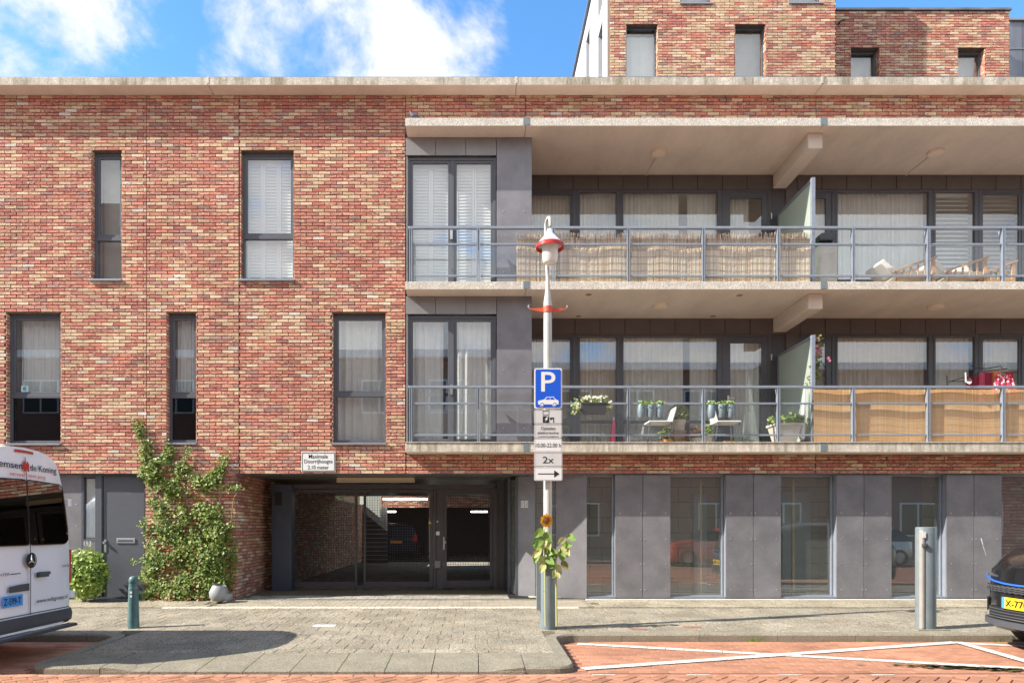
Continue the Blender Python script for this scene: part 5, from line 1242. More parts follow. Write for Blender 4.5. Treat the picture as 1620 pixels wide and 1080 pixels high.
for (u, v, dx, dz, s, m) in ((860, 838, -.7, -.3, .14, 'sunleaf'), (860, 843, .7, -.5, .13, 'sunleaf'), (859, 850, -.8, -.6, .16, 'sunleaf'), (861, 852, .5, -.9, .15, 'sunleafdry'), (860, 846, -.1, -1, .15, 'sunleafdry'),
        (861, 862, -.9, -.1, .15, 'sunleaf'), (857, 868, -.8, -.5, .14, 'sunleafdry'), (862, 866, .6, -.6, .15, 'sunleaf'), (862, 873, .9, .2, .14, 'sunleaf'), (862, 880, -.5, -.9, .14, 'sunleafdry'), (863, 882, .7, -.3, .14, 'sunleaf'),
        (852, 872, -.4, -.9, .13, 'sunleaf'), (862, 892, -.6, -.7, .12, 'sunleafdry'), (872, 874, .3, .3, .13, 'sunleaf'), (880, 888, -.9, -.5, .12, 'sunleaf'), (880, 893, .6, -.8, .11, 'sunleafdry'),
        (889, 864, .8, -.8, .14, 'sunleafdry'), (890, 862, .9, .3, .13, 'sunleaf'), (895, 852, -.9, -.2, .12, 'sunleafdry'), (897, 847, .9, -.2, .13, 'sunleaf'), (887, 868, .2, -1, .14, 'sunleaf'), (891, 858, .4, -1, .15, 'sunleafdry'),
        (888, 888, .8, -.6, .12, 'stem'), (879, 902, -.6, -.8, .10, 'sunleafdry'), (880, 905, .5, -.7, .08, 'sunleafdry'), (856, 858, -.9, .1, .13, 'sunleaf'), (868, 868, .9, -.6, .13, 'sunleaf')):
    bigleaf(FP(u, v, rg.uniform(-.04, .02)), (dx, rg.uniform(-.6, .1), dz), s*1.08, m)
b = MB(); b.lathe([(.112, pz0+.93), (.112, pz0+.937)], PXc, PY, 20); b.box(PXc-.06, PXc+.10, PY-.15, PY-.142, pz0+.93, pz0+.937); b.build('string', 'ink', sf)

# ================================================================== BOLLARD, CHARGING POST
BYY = -3.05; bX = X(211, BYY); z0 = gz(BYY)
bo = thing('bollard', (bX, BYY, z0), 'dark green tapered bollard in front of the grey door', 'bollard'); K3 = (CD+BYY)/F
b = MB(); b.lathe([(.078, z0-.02), (.076, z0+.02), (.066, z0+.35), (.056, z0+.60)], bX, BYY, 24); b.build('bollard_body', 'bollard', bo, smooth=True)
b = MB(); b.lathe([(.050, z0+.60), (.056, z0+.61), (.058, z0+.64), (.050, z0+.68), (.028, z0+.70), (.004, z0+.705)], bX, BYY, 24); b.build('bollard_cap', 'bollard', bo, smooth=True)
b = MB(); b.lathe([(.0595, z0+.535), (.0585, z0+.555)], bX, BYY, 24); b.build('bollard_ring', 'galv', bo)
for k, dz in enumerate((.42, .47)):
    b = MB(); b.box(bX-.014, bX+.014, BYY-.066, BYY-.060, z0+dz, z0+dz+.03); b.build('sticker_scrap', 'signwhite', bo)
CY = -3.12; cX = X(1464.5, CY); z0 = gz(CY)
cp = thing('charging_post', (cX, CY, z0), 'grey cylindrical car charging post on the pavement edge', 'charging post')
b = MB(); n = 40
def ell(z, s=1): return [(cX+.128*s*math.cos(2*math.pi*k/n), CY+.10*s*math.sin(2*math.pi*k/n), z) for k in range(n)]
zt = Z(833, CY); vs = ell(z0-.02)+ell(zt-.03)+ell(zt-.005, .97)+ell(zt, .9); fs = [(r_*n+k, r_*n+(k+1) % n, (r_+1)*n+(k+1) % n, (r_+1)*n+k) for r_ in range(3) for k in range(n)]+[tuple(3*n+k for k in range(n))]
b.mesh(vs, fs); b.build('post_body', 'galv', cp, smooth=True)
b = MB(); b.box(cX-.122, cX-.066, CY-.098, CY-.03, z0, zt-.04); b.build('front_strip', mat('post_strip', (.30,.29,.265), .5, var=.1), cp, bevel=.02)
b = MB(); b.box(cX-.1275, cX-.1265, CY-.03, CY-.025, z0+.01, zt-.05); b.build('orange_edge', 'terracotta', cp)
b = MB(); b.lathe([(.036, -.01), (.036, .018), (.028, .022)], n=20, mtx=Matrix.Translation((cX-.085, CY-.104, Z(862,CY))) @ Matrix.Rotation(R(90), 4, 'X')); b.build('charging_socket', 'greyplastic', cp, smooth=True)
b = MB(); b.box(cX-.115, cX-.07, CY-.107, CY-.1035, Z(850,CY), Z(840,CY)); b.build('info_label', 'signwhite', cp)
b = MB(); b.box(cX-.20, cX+.22, CY-.16, CY+.12, z0-.02, z0+.008); b.build('base_plate', 'kerb', cp)

# ================================================================== PLANTS AT THE WALL
rg = random.Random(21)
cl = thing('climbing_plant', (fx(300), -.15, 0), 'dense green climbing plant covering the brick wall between door and passage', 'climbing plant')
b = MB()
blobs = [(300, 925, 62, 30, .30, 900), (265, 880, 34, 38, .22, 700), (335, 880, 36, 42, .24, 800), (275, 825, 32, 36, .18, 620), (330, 815, 30, 26, .16, 420), (300, 860, 30, 40, .18, 520), (258, 785, 24, 32, .15, 380), (300, 770, 40, 22, .15, 480), (340, 765, 22, 22, .13, 300), (348, 840, 22, 26, .18, 340), (242, 745, 22, 24, .13, 300), (232, 715, 12, 26, .08, 120), (262, 730, 14, 14, .10, 120), (222, 680, 9, 16, .06, 60), (270, 716, 12, 14, .05, 50), (285, 742, 24, 10, .10, 140), (352, 735, 10, 18, .05, 50), (345, 752, 14, 12, .08, 90), (246, 950, 22, 10, .2, 200), (300, 950, 60, 8, .3, 350), (245, 905, 18, 30, .18, 260), (352, 915, 20, 30, .18, 260), (365, 768, 14, 6, .05, 40), (238, 850, 10, 30, .06, 60), (370, 880, 6, 40, .05, 60)]
stems = MB()
for (u, v, ru, rv, dp, n) in blobs:
    for i in range(int(n*1.75)):
        while True:
            p, q = rg.uniform(-1, 1), rg.uniform(-1, 1)
            if p*p+q*q < rg.random()**.5: break
        x, z = fx(u+p*ru), fz(v+q*rv)
        hole = vnoise(x*4.2, z*4.2, 9)
        if hole < .33 and rg.random() < .85: continue
        if z < .01: z = rg.uniform(.01, .15)
        d = dp*(1-(p*p+q*q)*.6)*rg.uniform(.15, 1.0)+.015
        leaf(b, Vector((x, -d, z)), rg.choice((.03, .04, .055, .075))*rg.uniform(.85, 1.15), rg, out=Vector((rg.uniform(-.4,.4), -1, .75)), ratio=.40)
b.build('foliage', 'leaf', cl, kind='stuff')
b = MB()
for i in range(60): u, v = rg.uniform(250, 345), rg.uniform(940, 957); leaf(b, Vector((fx(u), -rg.uniform(.25, .45), fz(v)+.02)), .05, rg)
for i in range(50): u, v = rg.uniform(265, 330), rg.uniform(860, 935); leaf(b, Vector((fx(u), -rg.uniform(.2, .32), fz(v))), .045, rg)
b.build('autumn_leaves', 'redleaf', cl, kind='stuff')
for pts in (((300,955),(285,900),(262,840),(245,780),(232,735),(222,700),(211,668)), ((300,955),(310,880),(300,810),(290,760),(270,715),(268,698)), ((310,955),(335,890),(345,820),(350,760),(353,735),(362,705)), ((285,900),(318,840),(330,780),(292,735),(300,712)), ((335,890),(362,850),(372,790),(385,765))):
    stems.tube([(fx(u+rg.uniform(-3,3)), -.03-.04*rg.random(), max(.0, fz(v))) for u, v in pts], [.014-.002*i for i in range(len(pts))], 6)
stems.build('stem', 'stem', cl)
# sprigs leaving the mass
b = MB()
for (u0, v0, u1, v1) in ((232,710,208,664),(268,722,266,697),(290,735,302,708),(350,745,364,715),(362,775,384,772),(236,820,224,832),(238,885,212,888),(236,905,218,918)):
    for i in range(48):
        t = rg.random(); leaf(b, Vector((fx(u0+(u1-u0)*t+rg.uniform(-4,4)), -.04-rg.random()*.06, fz(v0+(v1-v0)*t+rg.uniform(-4,4)))), .04, rg)
b.build('sprigs', 'leaf', cl, kind='stuff')
def bush(name, label, c, rad, n, size, m, cat='bush', trunk=True, loc=None):
    t = thing(name, loc or (c[0], c[1], c[2]-rad[2]), label, cat); rg_ = random.Random(int(abs(c[0])*100)+n); b = MB()
    k = 7
    for j in range(k):
        a = rg_.uniform(0, 6.28); o = .42
        cc_ = (c[0]+o*rad[0]*math.cos(a), c[1]+o*rad[1]*math.sin(a), c[2]+rg_.uniform(-.4, .4)*rad[2]); leafblob(b, cc_, (rad[0]*.62, rad[1]*.62, rad[2]*.62), n//k, size, rg_)
    leafblob(b, c, rad, n//4, size, rg_)
    b.build('foliage', m, t, kind='stuff')
    if trunk:
        s = MB()
        for j in range(4): s.tube([(c[0], c[1], c[2]-rad[2]), (c[0]+rg_.uniform(-.5,.5)*rad[0], c[1]+rg_.uniform(-.3,.3)*rad[1], c[2])], [.014, .006], 5)
        s.build('stem', 'stem', t)
    return t
BUY = -.32
bush('bush', 'bright green rounded bush between the van and the grey door', (X(135,BUY), BUY, .49), (.37, .28, .49), 3000, .065, 'bushleaf')
o = thing('grey_planter', (X(344,-.5), -.5, 0), 'pale grey round planter leaning at the foot of the climbing plant', 'planter')
mt = Matrix.Translation((X(345,-.45), -.45, .02)) @ Matrix.Rotation(R(6), 4, 'Y')
b = MB(); b.lathe([(.10, 0), (.15, .06), (.165, .14), (.13, .24), (.115, .27), (.105, .27), (.12, .22), (.14, .12)], n=28, mtx=mt); b.build('pot_body', 'potgrey', o, smooth=True)
b = MB(); b.lathe([(.10, 0), (.13, .05), (.125, .12), (.02, .13)], n=24, mtx=Matrix.Translation((X(356,-.42), -.40, .02))); b.build('pot_foot', 'potgrey', o, smooth=True)

# ================================================================== BALCONY THINGS
def P_(u, v, y): return Vector((X(u, y), y, Z(v, y)))
FZ = 2.812
# hanging flower box
t = thing('flower_box', (X(936,-.33), -.36, 3.3), 'dark trough with white flowers hanging on the lower railing', 'flower box'); y = -.36
b = MB(); zt, zb_ = Z(638,y), Z(655,y); xa, xb = X(919,y), X(960,y)
b.mesh([(xa+.03,y-.05,zb_),(xb-.03,y-.05,zb_),(xb-.03,y+.05,zb_),(xa+.03,y+.05,zb_),(xa,y-.08,zt),(xb,y-.08,zt),(xb,y+.08,zt),(xa,y+.08,zt)], [(3,2,1,0),(4,5,6,7),(0,1,5,4),(1,2,6,5),(2,3,7,6),(3,0,4,7)]); b.build('trough', 'greyplastic', t, bevel=.006)
b = MB(); b.box(xa-.01, xb+.01, y-.085, y+.085, zt-.015, zt+.004); b.build('trough_rim', 'greyplastic', t)
rg = random.Random(2); b = MB(); c_ = MB()
for (u, v, ru, rv, n) in ((927,632,10,5,70),(948,632,12,5,90),(912,642,6,9,70),(962,642,5,7,50)):
    for i in range(n):
        p = Vector((X(u+rg.gauss(0,.5)*ru,y), y+rg.uniform(-.07,.07), Z(v+rg.gauss(0,.5)*rv,y))); leaf(b, p, .045, rg)
        if rg.random() < .45: leaf(c_, p+Vector((0,-.03,.015)), .04, rg, ratio=.9)
b.build('foliage', 'potleaf', t, kind='stuff'); c_.build('blossoms', 'petalwhite', t, kind='stuff')
for u in (925, 952): b = MB(); b.tube([(X(u,y), y+.06, Z(640,y)), (X(u,y), y+.10, Z(633,y)), (X(u,y), y+.14, Z(634,y))], .006, 5); b.build('hook', 'black', t)
# triple hanging pots
def triple(u0, u1, label):
    y = -.36; t = thing('hanging_pots', (X((u0+u1)/2,y), y, Z(645,y)), label, 'pots', 'triple hanging pots on the lower railing'); w_ = (u1-u0)/3
    for k in range(3):
        cx_ = X(u0+w_*(k+.5), y); b = MB(); b.lathe([(.045, Z(661,y)), (.062, Z(658,y)), (.068, Z(648,y)), (.056, Z(640,y)), (.050, Z(640,y)), (.06, Z(650,y))], cx_, y, 20); b.build('pot', 'potlight', t, smooth=True)
        rgk = random.Random(int(u0)+k); b = MB()
        for i in range(30): leaf(b, Vector((cx_+rgk.gauss(0,.04), y+rgk.uniform(-.06,.06), Z(639,y)+rgk.uniform(-.01,.05))), .045, rgk)
        b.build('plant', 'potleaf', t)
    for k in (0, 2):
        cx_ = X(u0+w_*(k+.5), y); b = MB(); b.tube([(cx_, y, Z(641,y)), (cx_, y+.02, Z(635,y)), (cx_, y+.10, Z(633.5,y))], .007, 5); b.build('pot_hanger', 'black', t); b = MB(); b.box(cx_-.03, cx_+.03, y+.05, y+.09, Z(636,y), Z(632.5,y)); b.build('hanger_clip', 'white', t)
    b = MB(); b.tube([(X(u0+w_*(.5+k/6),y), y-.066, Z(644+2.5*math.cos(k*math.pi/3),y)) for k in range(13)], .006, 5); b.build('pot_band', 'black', t)
triple(1007, 1051, 'row of three grey hanging pots beside the wicker stool')
triple(1118, 1163, 'row of three grey hanging pots next to the balcony door handle')
# chairs
def chair(u, y, label, flip=1):
    x = X(u, y); t = thing('balcony_chair', (x, y, FZ), label, 'chair', 'white balcony chairs'); s = flip
    b = MB(); b.box(x-.22, x+.22, y-.21, y+.21, FZ+.42, FZ+.45); b.build('seat', 'white', t, bevel=.01)
    b = MB(); vs = [(x+s*.20, y-.2, FZ+.45), (x+s*.20, y+.2, FZ+.45), (x+s*.27, y+.2, FZ+.70), (x+s*.27, y-.2, FZ+.70), (x+s*.22, y-.2, FZ+.45), (x+s*.22, y+.2, FZ+.45), (x+s*.29, y+.2, FZ+.70), (x+s*.29, y-.2, FZ+.70)]
    b.mesh(vs, [(0,1,2,3),(7,6,5,4),(0,3,7,4),(1,5,6,2),(3,2,6,7),(0,4,5,1)]); b.build('backrest', 'white', t)
    for a in (-1, 1):
        for c in (-1, 1): b = MB(); b.tube([(x+a*.20, y+c*.18, FZ+.42), (x+a*.25, y+c*.20, FZ)], .011, 6); b.build('leg', 'greyplastic', t)
    return t
chair(1027+14, .30, 'white balcony chair with dark legs beside the wicker stool', 1)
chair(1147, .30, 'white balcony chair with dark legs in front of the balcony door', -1)
# backrest plates in white facing the street are narrow; potted bush on stool
t = thing('wicker_stool', (X(1074,.55), .55, FZ), 'round wicker stool carrying the clipped potted bush', 'stool'); x, y = X(1074,.55), .55
b = MB(); b.lathe([(.12, FZ), (.13, FZ+.06), (.15, FZ+.25), (.15, FZ+.30), (.13, FZ+.32)], x, y, 22); b.build('stool_body', 'wicker', t, smooth=True)
t = thing('potted_bush', (x, y, FZ+.32), 'clipped olive green bush in a pale pot on the wicker stool', 'potted plant')
b = MB(); b.lathe([(.10, FZ+.32), (.125, FZ+.50), (.13, FZ+.53), (.11, FZ+.53), (.10, FZ+.48)], x, y, 22); b.build('pot', 'stonepot', t, smooth=True)
rg = random.Random(6); b = MB(); leafblob(b, (x, y, FZ+.66), (.20, .18, .17), 900, .04, rg); b.build('foliage', 'oliveleaf', t, kind='stuff')
# grass tufts, terracotta pots
for (u, yy, r_, hh, lb, m, pm) in ((1055, .1, .11, .10, 'low grassy plant at the floor edge under the white chair', 'oliveleaf', 'terracotta'), (1080, .15, .08, .07, 'small empty terracotta pot near the stool foot', None, 'terracotta'), (1101, .35, .10, .16, 'reddish flowering plant in a bowl beside the railing post', 'redleaf', 'stonepot'), (1118, .4, .10, .2, 'leafy green plant behind the second row of pots', 'potleaf', 'stonepot'), (1153, .15, .10, .08, 'orange bowl on the balcony floor under the door side chair', None, 'terracotta')):
    x = X(u, yy); t = thing('potted_plant', (x, yy, FZ), lb, 'pot'); b = MB(); b.lathe([(r_*.7, FZ), (r_, FZ+hh), (r_*.9, FZ+hh), (r_*.6, FZ+.02)], x, yy, 18); b.build('pot', pm, t, smooth=True)
    if m: b = MB(); leafblob(b, (x, yy, FZ+hh+.10), (r_*1.3, r_, .13), 160, .045, random.Random(int(u))); b.build('foliage', m, t, kind='stuff')
# folded pink parasol leaning
t = thing('folded_parasol', (X(968,.6), .6, FZ), 'folded pink parasol standing by the lower balcony windows', 'parasol'); p = P_(970, 688, .6); x = X(968,.6)
b = MB(); b.lathe([(.03, 0), (.055, .04), (.045, .30), (.03, .48), (.012, .52)], n=12, mtx=Matrix.Translation((x-.0, .6, FZ+.02)) @ Matrix.Rotation(R(4), 4, 'Y')); b.build('parasol_cloth', 'pinkcloth', t, smooth=True)
b = MB(); b.tube([(x, .6, FZ), (x+.035, .6, FZ+.6)], .01, 6); b.build('parasol_pole', 'steel', t)
# square planter with plant
yy = .05; x = X(1241, yy); t = thing('square_planter', (x, yy, FZ), 'square whitewashed planter with a leafy plant on the lower balcony', 'planter')
b = MB(); vs = []
for (s_, z) in ((.15, 0), (.23, .33), (.25, .33), (.25, .37), (.20, .37), (.18, .32)): vs += [(x+a*s_, yy+c*s_*.8, FZ+z) for a, c in ((-1,-1),(1,-1),(1,1),(-1,1))]
b.mesh(vs, [(i*4+k, i*4+(k+1) % 4, (i+1)*4+(k+1) % 4, (i+1)*4+k) for i in range(5) for k in range(4)]+[(3,2,1,0),(20,21,22,23)]); b.build('planter_box', 'stonepot', t)
rg = random.Random(15); b = MB()
for (u, v, n) in ((1255, 664, 90), (1248, 668, 50), (1226, 664, 26), (1266, 668, 40)):
    for i in range(n): leaf(b, Vector((X(u+rg.gauss(0,6),yy), yy+rg.uniform(-.15,.1), Z(v+rg.gauss(0,4),yy))), .07, rg, ratio=.6)
b.build('foliage', 'potleaf', t, kind='stuff'); b = MB()
for u, v in ((1255, 666), (1226, 666), (1264, 668)): b.tube([(x, yy, FZ+.33), (X(u,yy), yy-.05, Z(v,yy))], .006, 5)
b.build('stem', 'stemgreen', t)
# closed white parasol next to divider
b = MB(); b.lathe([(.02, 0), (.05, .03), (.045, .3), (.02, .75), (.01, .9)], n=12, mtx=Matrix.Translation((5.93, -.02, FZ+.08)) @ Matrix.Rotation(R(3), 4, 'Y')); o = b.build('furled_cloth', 'signwhite', smooth=True); tag(o, 'furled white cloth leaning on the frosted divider', 'cloth')
# climber with pink flowers on a trellis
t = thing('flowering_climber', (6.3, -.0, FZ), 'climber with pink trumpet flowers rising above the orange screen', 'climbing plant'); yy = -.02
rg = random.Random(31); b = MB(); c_ = MB(); d_ = MB()
for i in range(420):
    q = rg.random(); leaf(b, Vector((X(1290+rg.gauss(0,3.5)+4*math.sin(q*9),yy), yy+rg.uniform(-.08,.08), Z(690-q*158,yy))), .06, rg, ratio=.5)
for (u, v) in ((1295,538),(1290,536),(1291,554),(1295,557),(1299,560),(1292,562),(1312,570),(1310,566),(1293,547),(1297,552)):
    cp_ = P_(u, v, yy-.06); a0 = rg.uniform(0, 6)
    for k in range(5): a = a0+k*1.257; e_ = Vector((math.cos(a), -.3, math.sin(a)))*.032; sd_ = Vector((-math.sin(a), 0, math.cos(a)))*.014; c_.mesh([cp_, cp_+e_*.6+sd_, cp_+e_, cp_+e_*.6-sd_], [(0,1,2,3)])
b.build('foliage', 'oliveleaf', t, kind='stuff'); c_.build('blossoms', 'petalpink', t, kind='stuff')
for a in (0, 1): d_.tube([(X(1291+a*16,yy), yy, FZ), (X(1291+a*16,yy), yy, Z(585,yy)), (X(1299,yy), yy, Z(570,yy))], .006, 5)
d_.tube([(X(1293,yy), yy, Z(598,yy)), (X(1302,yy), yy, Z(593,yy)), (X(1309,yy), yy, Z(600,yy))], .006, 5); d_.build('trellis', 'black', t)
# ornament lantern
# drying rack with clothes
t = thing('drying_rack', (X(1560,.35), .35, FZ), 'black folding drying rack standing behind the orange screen', 'drying rack'); yy = .35; b = MB()
b.tube([P_(1500,604,yy), P_(1525,597,yy), P_(1540,600,yy)], .007, 5); b.tube([P_(1540,604,yy-.1), P_(1541,584,yy-.1), P_(1545,582,yy-.1), P_(1560,583,yy-.1), P_(1583,579,yy-.1), P_(1585,582,yy-.1)], .009, 6)
b.tube([P_(1538,595,yy), P_(1560,587,yy), P_(1593,583,yy)], .009, 6); b.tube([P_(1545,590,yy+.2), P_(1608,589,yy+.2)], .007, 5); b.tube([P_(1502,603,yy+.2), P_(1545,603,yy+.2)], .007, 5)
for u in (1500, 1545, 1600): b.tube([(X(u,yy), yy, FZ), (X(u,yy)+.05, yy+.1, Z(592,yy))], .008, 5)
b.build('rack_frame', 'black', t)
def garment(u0, u1, v0, v1, m, label, y, cat='clothes', flare=1.0):
    b = MB(); n = 12; vs = []
    for k in range(5):
        q = k/4; v = v0+(v1-v0)*q
        for i in range(n+1):
            u = (u0+u1)/2+((u0-u1)/2+(u1-u0)*i/n)*(.55+.45*q if flare > 1 else 1); vs.append((X(u,y), y+.015*math.sin(i*1.9+q)+.002, Z(v,y)))
    m_ = len(vs); vs += [(a, c+.012, d) for a, c, d in vs]; fs = []
    for k in range(4):
        for i in range(n): a = k*(n+1)+i; fs += [(a, a+1, a+n+2, a+n+1), (m_+a, m_+a+n+1, m_+a+n+2, m_+a+1)]
    for k in range(4): a = k*(n+1); fs += [(a, a+n+1, m_+a+n+1, m_+a), (a+n, m_+a+n, m_+a+2*n+1, a+2*n+1)]
    b.mesh(vs, fs); o = b.build('garment', m, smooth=True); tag(o, label, cat, 'laundry on the drying rack')
garment(1529, 1540, 596, 640, 'maroon', 'small dark red cloth at the low end of the drying rack', .33)
garment(1541, 1550, 594, 640, 'maroon', 'dark red cloth beside the bent rack bar', .31)
garment(1550, 1559, 589, 640, 'pinkcloth', 'tall crimson garment in the middle of the drying rack', .27)
garment(1560, 1571, 589, 640, 'maroon', 'second crimson garment hung before the orange one', .25)
garment(1570, 1583, 587, 630, 'orangecloth', 'orange garment on the drying rack', .24)
garment(1592, 1602, 588, 625, 'red', 'bright red garment behind the dotted dress', .30)
garment(1568, 1609, 592, 625, 'dotcloth', 'white and red dotted dress on a hanger', .18, 'dress', 2)
t = thing('wind_spinner', P_(1537,604,-.3), 'small white pinwheel fixed to the lower top rail', 'ornament'); yy = -.30
for k in range(7):
    a = k*.9; p = P_(1532,603,yy); b = MB(); b.mesh([p, p+Vector((.05*math.cos(a), -.01, .05*math.sin(a))), p+Vector((.05*math.cos(a+.45), -.03, .05*math.sin(a+.45)))], [(0,1,2)]); b.build('vane', 'white', t)
b = MB(); b.tube([P_(1528,604,yy), P_(1527.5,589,yy)], .01, 6); b.build('spinner_stick', 'white', t)
# upper balcony: loungers
def lounger(u, y, label):
    z = 5.65; x = X(u, y); t = thing('wooden_lounge_chair', (x, y, z), label, 'lounge chair', 'wooden lounge chairs')
    for c in (-1, 1):
        yc = y+c*.30; b = MB(); b.box(x+.28, x+.34, yc-.02, yc+.02, z, z+.52); b.build('leg', 'wood', t); b = MB(); b.box(x-.36, x-.30, yc-.02, yc+.02, z, z+.28); b.build('leg', 'wood', t)
        b = MB(); b.bar((x-.42, yc, z+.28), (x+.38, yc, z+.55), .06, .03); b.build('armrest', 'wood', t)
        b = MB(); b.bar((x-.36, yc, z+.16), (x+.34, yc, z+.20), .03, .06); b.build('side_rail', 'wood', t)
        for k in range(4): b = MB(); xx = x-.22+k*.13; b.box(xx-.015, xx+.015, yc-.01, yc+.01, z+.2, z+.32+.042*k); b.build('slat', 'wood', t)
    b = MB(); b.box(x-.34, x+.30, y-.27, y+.27, z+.20, z+.30); b.build('seat_cushion', 'cushion', t, bevel=.02)
    b = MB(); b.bar((x-.34, y, z+.28), (x-.58, y, z+.50), .5, .10); b.build('back_cushion', 'cushion', t, bevel=.02)
lounger(1432, .25, 'wooden lounge chair with white cushion under the wide curtain pane')
lounger(1512, .25, 'wooden lounge chair with striped cushion in front of the light blind')
lounger(1556, .45, 'wooden chair standing last along the top balcony')
t = thing('green_plant_pot', (X(1585,.5), .5, 5.65), 'dark leafy plant at the end of the top balcony chairs', 'potted plant'); b = MB(); b.lathe([(.10, 5.65), (.14, 5.87), (.12, 5.87)], X(1585,.5), .5, 16); b.build('pot', 'stonepot', t); b = MB(); leafblob(b, (X(1585,.5), .5, 6.0), (.16, .14, .16), 200, .06, random.Random(2)); b.build('foliage', 'oliveleaf', t, kind='stuff')
t = thing('covered_barbecue', (X(1301,.3), .3, 5.65), 'barbecue under a grey cover beside the top balcony divider', 'barbecue'); yy = .2
b = MB(); b.box(X(1288,yy), X(1316,yy), yy-.2, yy+.2, 5.66, Z(393,yy)); b.build('cover', 'conc_clean', t, bevel=.03)
b = MB(); b.prism([(X(1291,yy), Z(385,yy)), (X(1313,yy), Z(385,yy)), (X(1315,yy), Z(377,yy)), (X(1311,yy), Z(374,yy)), (X(1294,yy), Z(374,yy)), (X(1290,yy), Z(377,yy))], lambda p, q: Vector((p[0], q, p[1])), yy-.15, yy+.2); b.build('lid', 'greyplastic', t)
b = MB(); b.box(X(1291,yy)+.02, X(1313,yy)-.02, yy-.1, yy+.15, Z(393,yy), Z(385,yy)); b.build('neck', 'black', t)

# ================================================================== VEHICLES
def loft(stations, prof, mirror=True):
    """stations: x values; prof(x) -> half profile (y,z) list bottom to top. returns verts, faces index helper"""
    rows = []
    for x in stations:
        hp = prof(x); rows.append([(x, -y, z) for y, z in hp]+[(x, y, z) for y, z in reversed(hp)])
    return rows
def skin(rows, mb, mi=0, caps=True, sel=None):
    n = len(rows[0]); vs = [p for r_ in rows for p in r_]; fs = []
    for i in range(len(rows)-1):
        for k in range(n):
            if sel and not sel(i, k): continue
            k2 = (k+1) % n; fs.append((i*n+k, i*n+k2, (i+1)*n+k2, (i+1)*n+k))
    if caps: fs.append(tuple(range(n-1, -1, -1))); fs.append(tuple((len(rows)-1)*n+k for k in range(n)))
    mb.mesh(vs, fs, mi)
def wheel(parent, x, y, z, r, w_, side, rimm='steel'):
    mt = Matrix.Translation((x, y, z)) @ Matrix.Rotation(R(90), 4, 'X'); b = MB()
    b.lathe([(r*.62, -w_/2), (r*.95, -w_/2), (r, -w_/2+.03), (r, w_/2-.03), (r*.95, w_/2), (r*.62, w_/2)], n=32, mtx=mt, caps=False); o = b.build('wheel', 'tyre', parent, smooth=True)
    b = MB(); b.lathe([(.03, -w_/2+.02), (r*.2, -w_/2+.03), (r*.62, -w_/2+.05), (r*.62, w_/2-.05), (r*.2, w_/2-.03), (.03, w_/2-.02)], n=24, mtx=mt); b.build('rim', rimm, o, smooth=True)
    b = MB()
    for k in range(10):
        a = k*2*math.pi/10; b.bar((x, y+side*(w_/2-.015), z), (x+r*.6*math.cos(a), y+side*(w_/2-.015), z+r*.6*math.sin(a)), .05, .02)
    b.build('spokes', rimm, o)
# --- white van, rear towards the entry
VX, VY, VZ = -4.93, -4.70, ROAD
van = thing('white_van', (VX-2.9, VY, VZ), 'white passenger van parked with its dark rear windows towards the entry', 'van')
VP = [(0, .32), (.70, .32), (.88, .36), (.925, .50), (.935, .75), (.935, 1.05), (.925, 1.30), (.885, 1.65), (.835, 1.95), (.775, 2.14), (.70, 2.235), (.55, 2.30), (.30, 2.335), (0, 2.345)]
VP = [(y*.95, z) for y, z in VP]
def vprof(x):
    q = -x; s = 1.0
    if q < .22: s = 1-.20*(1-q/.22)**2.4
    back = 0
    return [(y*s, z) for y, z in VP]
def vx(p, x):      # tailgate leans in towards the roof
    z = p[2]; return p[0]-.055*max(0, (z-1.15))**1.3 if x > -.3 else p[0]
def vrows(st):
    out = []
    for x in st:
        r_ = [(VX+(x if False else vx((x, 0, z), x)), VY+y, VZ+z) for (xx, y, z) in loft([x], vprof)[0]]; out.append(r_)
    return out
st = [0, -.012, -.035, -.07, -.12, -.18, -.24, -.6, -1.5, -3.0, -4.2]
rows = vrows(st)
def nose(x, f, zc):
    r_ = []
    for y, z in VP: r_.append((y, z))
    return r_
for (x, ks, zm) in ((-4.5, .98, 2.28), (-5.0, .97, 1.75), (-5.35, .95, 1.25), (-5.7, .88, 1.05), (-5.85, .72, .85)):
    hp = [(y*ks, min(z, zm-.02*(y/.93)**2*2)) for y, z in VP]; rows.append([(VX+x, VY-y, VZ+z) for y, z in hp]+[(VX+x, VY+y, VZ+z) for y, z in reversed(hp)])
b = MB(); skin(rows, b); b.build('van_body', 'vanwhite', van, smooth=True)
def vface(y, z, off=.006):      # point on the tailgate
    s = 0; return Vector((VX-.055*max(0, z-1.15)**1.3+off, VY+y, VZ+z))
def vpoly(pts, m, name, off, parent=van, th=None):
    """plate on the rear; (y,z) outline; follows the rounded corner"""
    def pt(y, z, o):
        hw = None
        for (a, c), (d, e) in zip(VP[1:], VP[2:]):
            if c <= z <= e and e > c: hw = a+(d-a)*(z-c)/(e-c)
        hw = hw or .5; x = 0
        if abs(y) > hw*.80:
            s = min(1, abs(y)/hw); q = .22*(1-((1-s)/.20)**(1/2.4)); x = -q
        return Vector((VX-.055*max(0, z-1.15)**1.3+x+o, VY+y, VZ+z))
    n = len(pts); a = [pt(y, z, off) for y, z in pts]; c = [pt(y, z, off-.01) for y, z in pts]
    cy_, cz_ = sum(p[0] for p in pts)/n, sum(p[1] for p in pts)/n
    b = MB(); b.mesh(a+c+[pt(cy_, cz_, off)], [(k, (k+1) % n, 2*n) for k in range(n)]+[(k, n+k, n+(k+1) % n, (k+1) % n) for k in range(n)]); return b.build(name, m, parent)
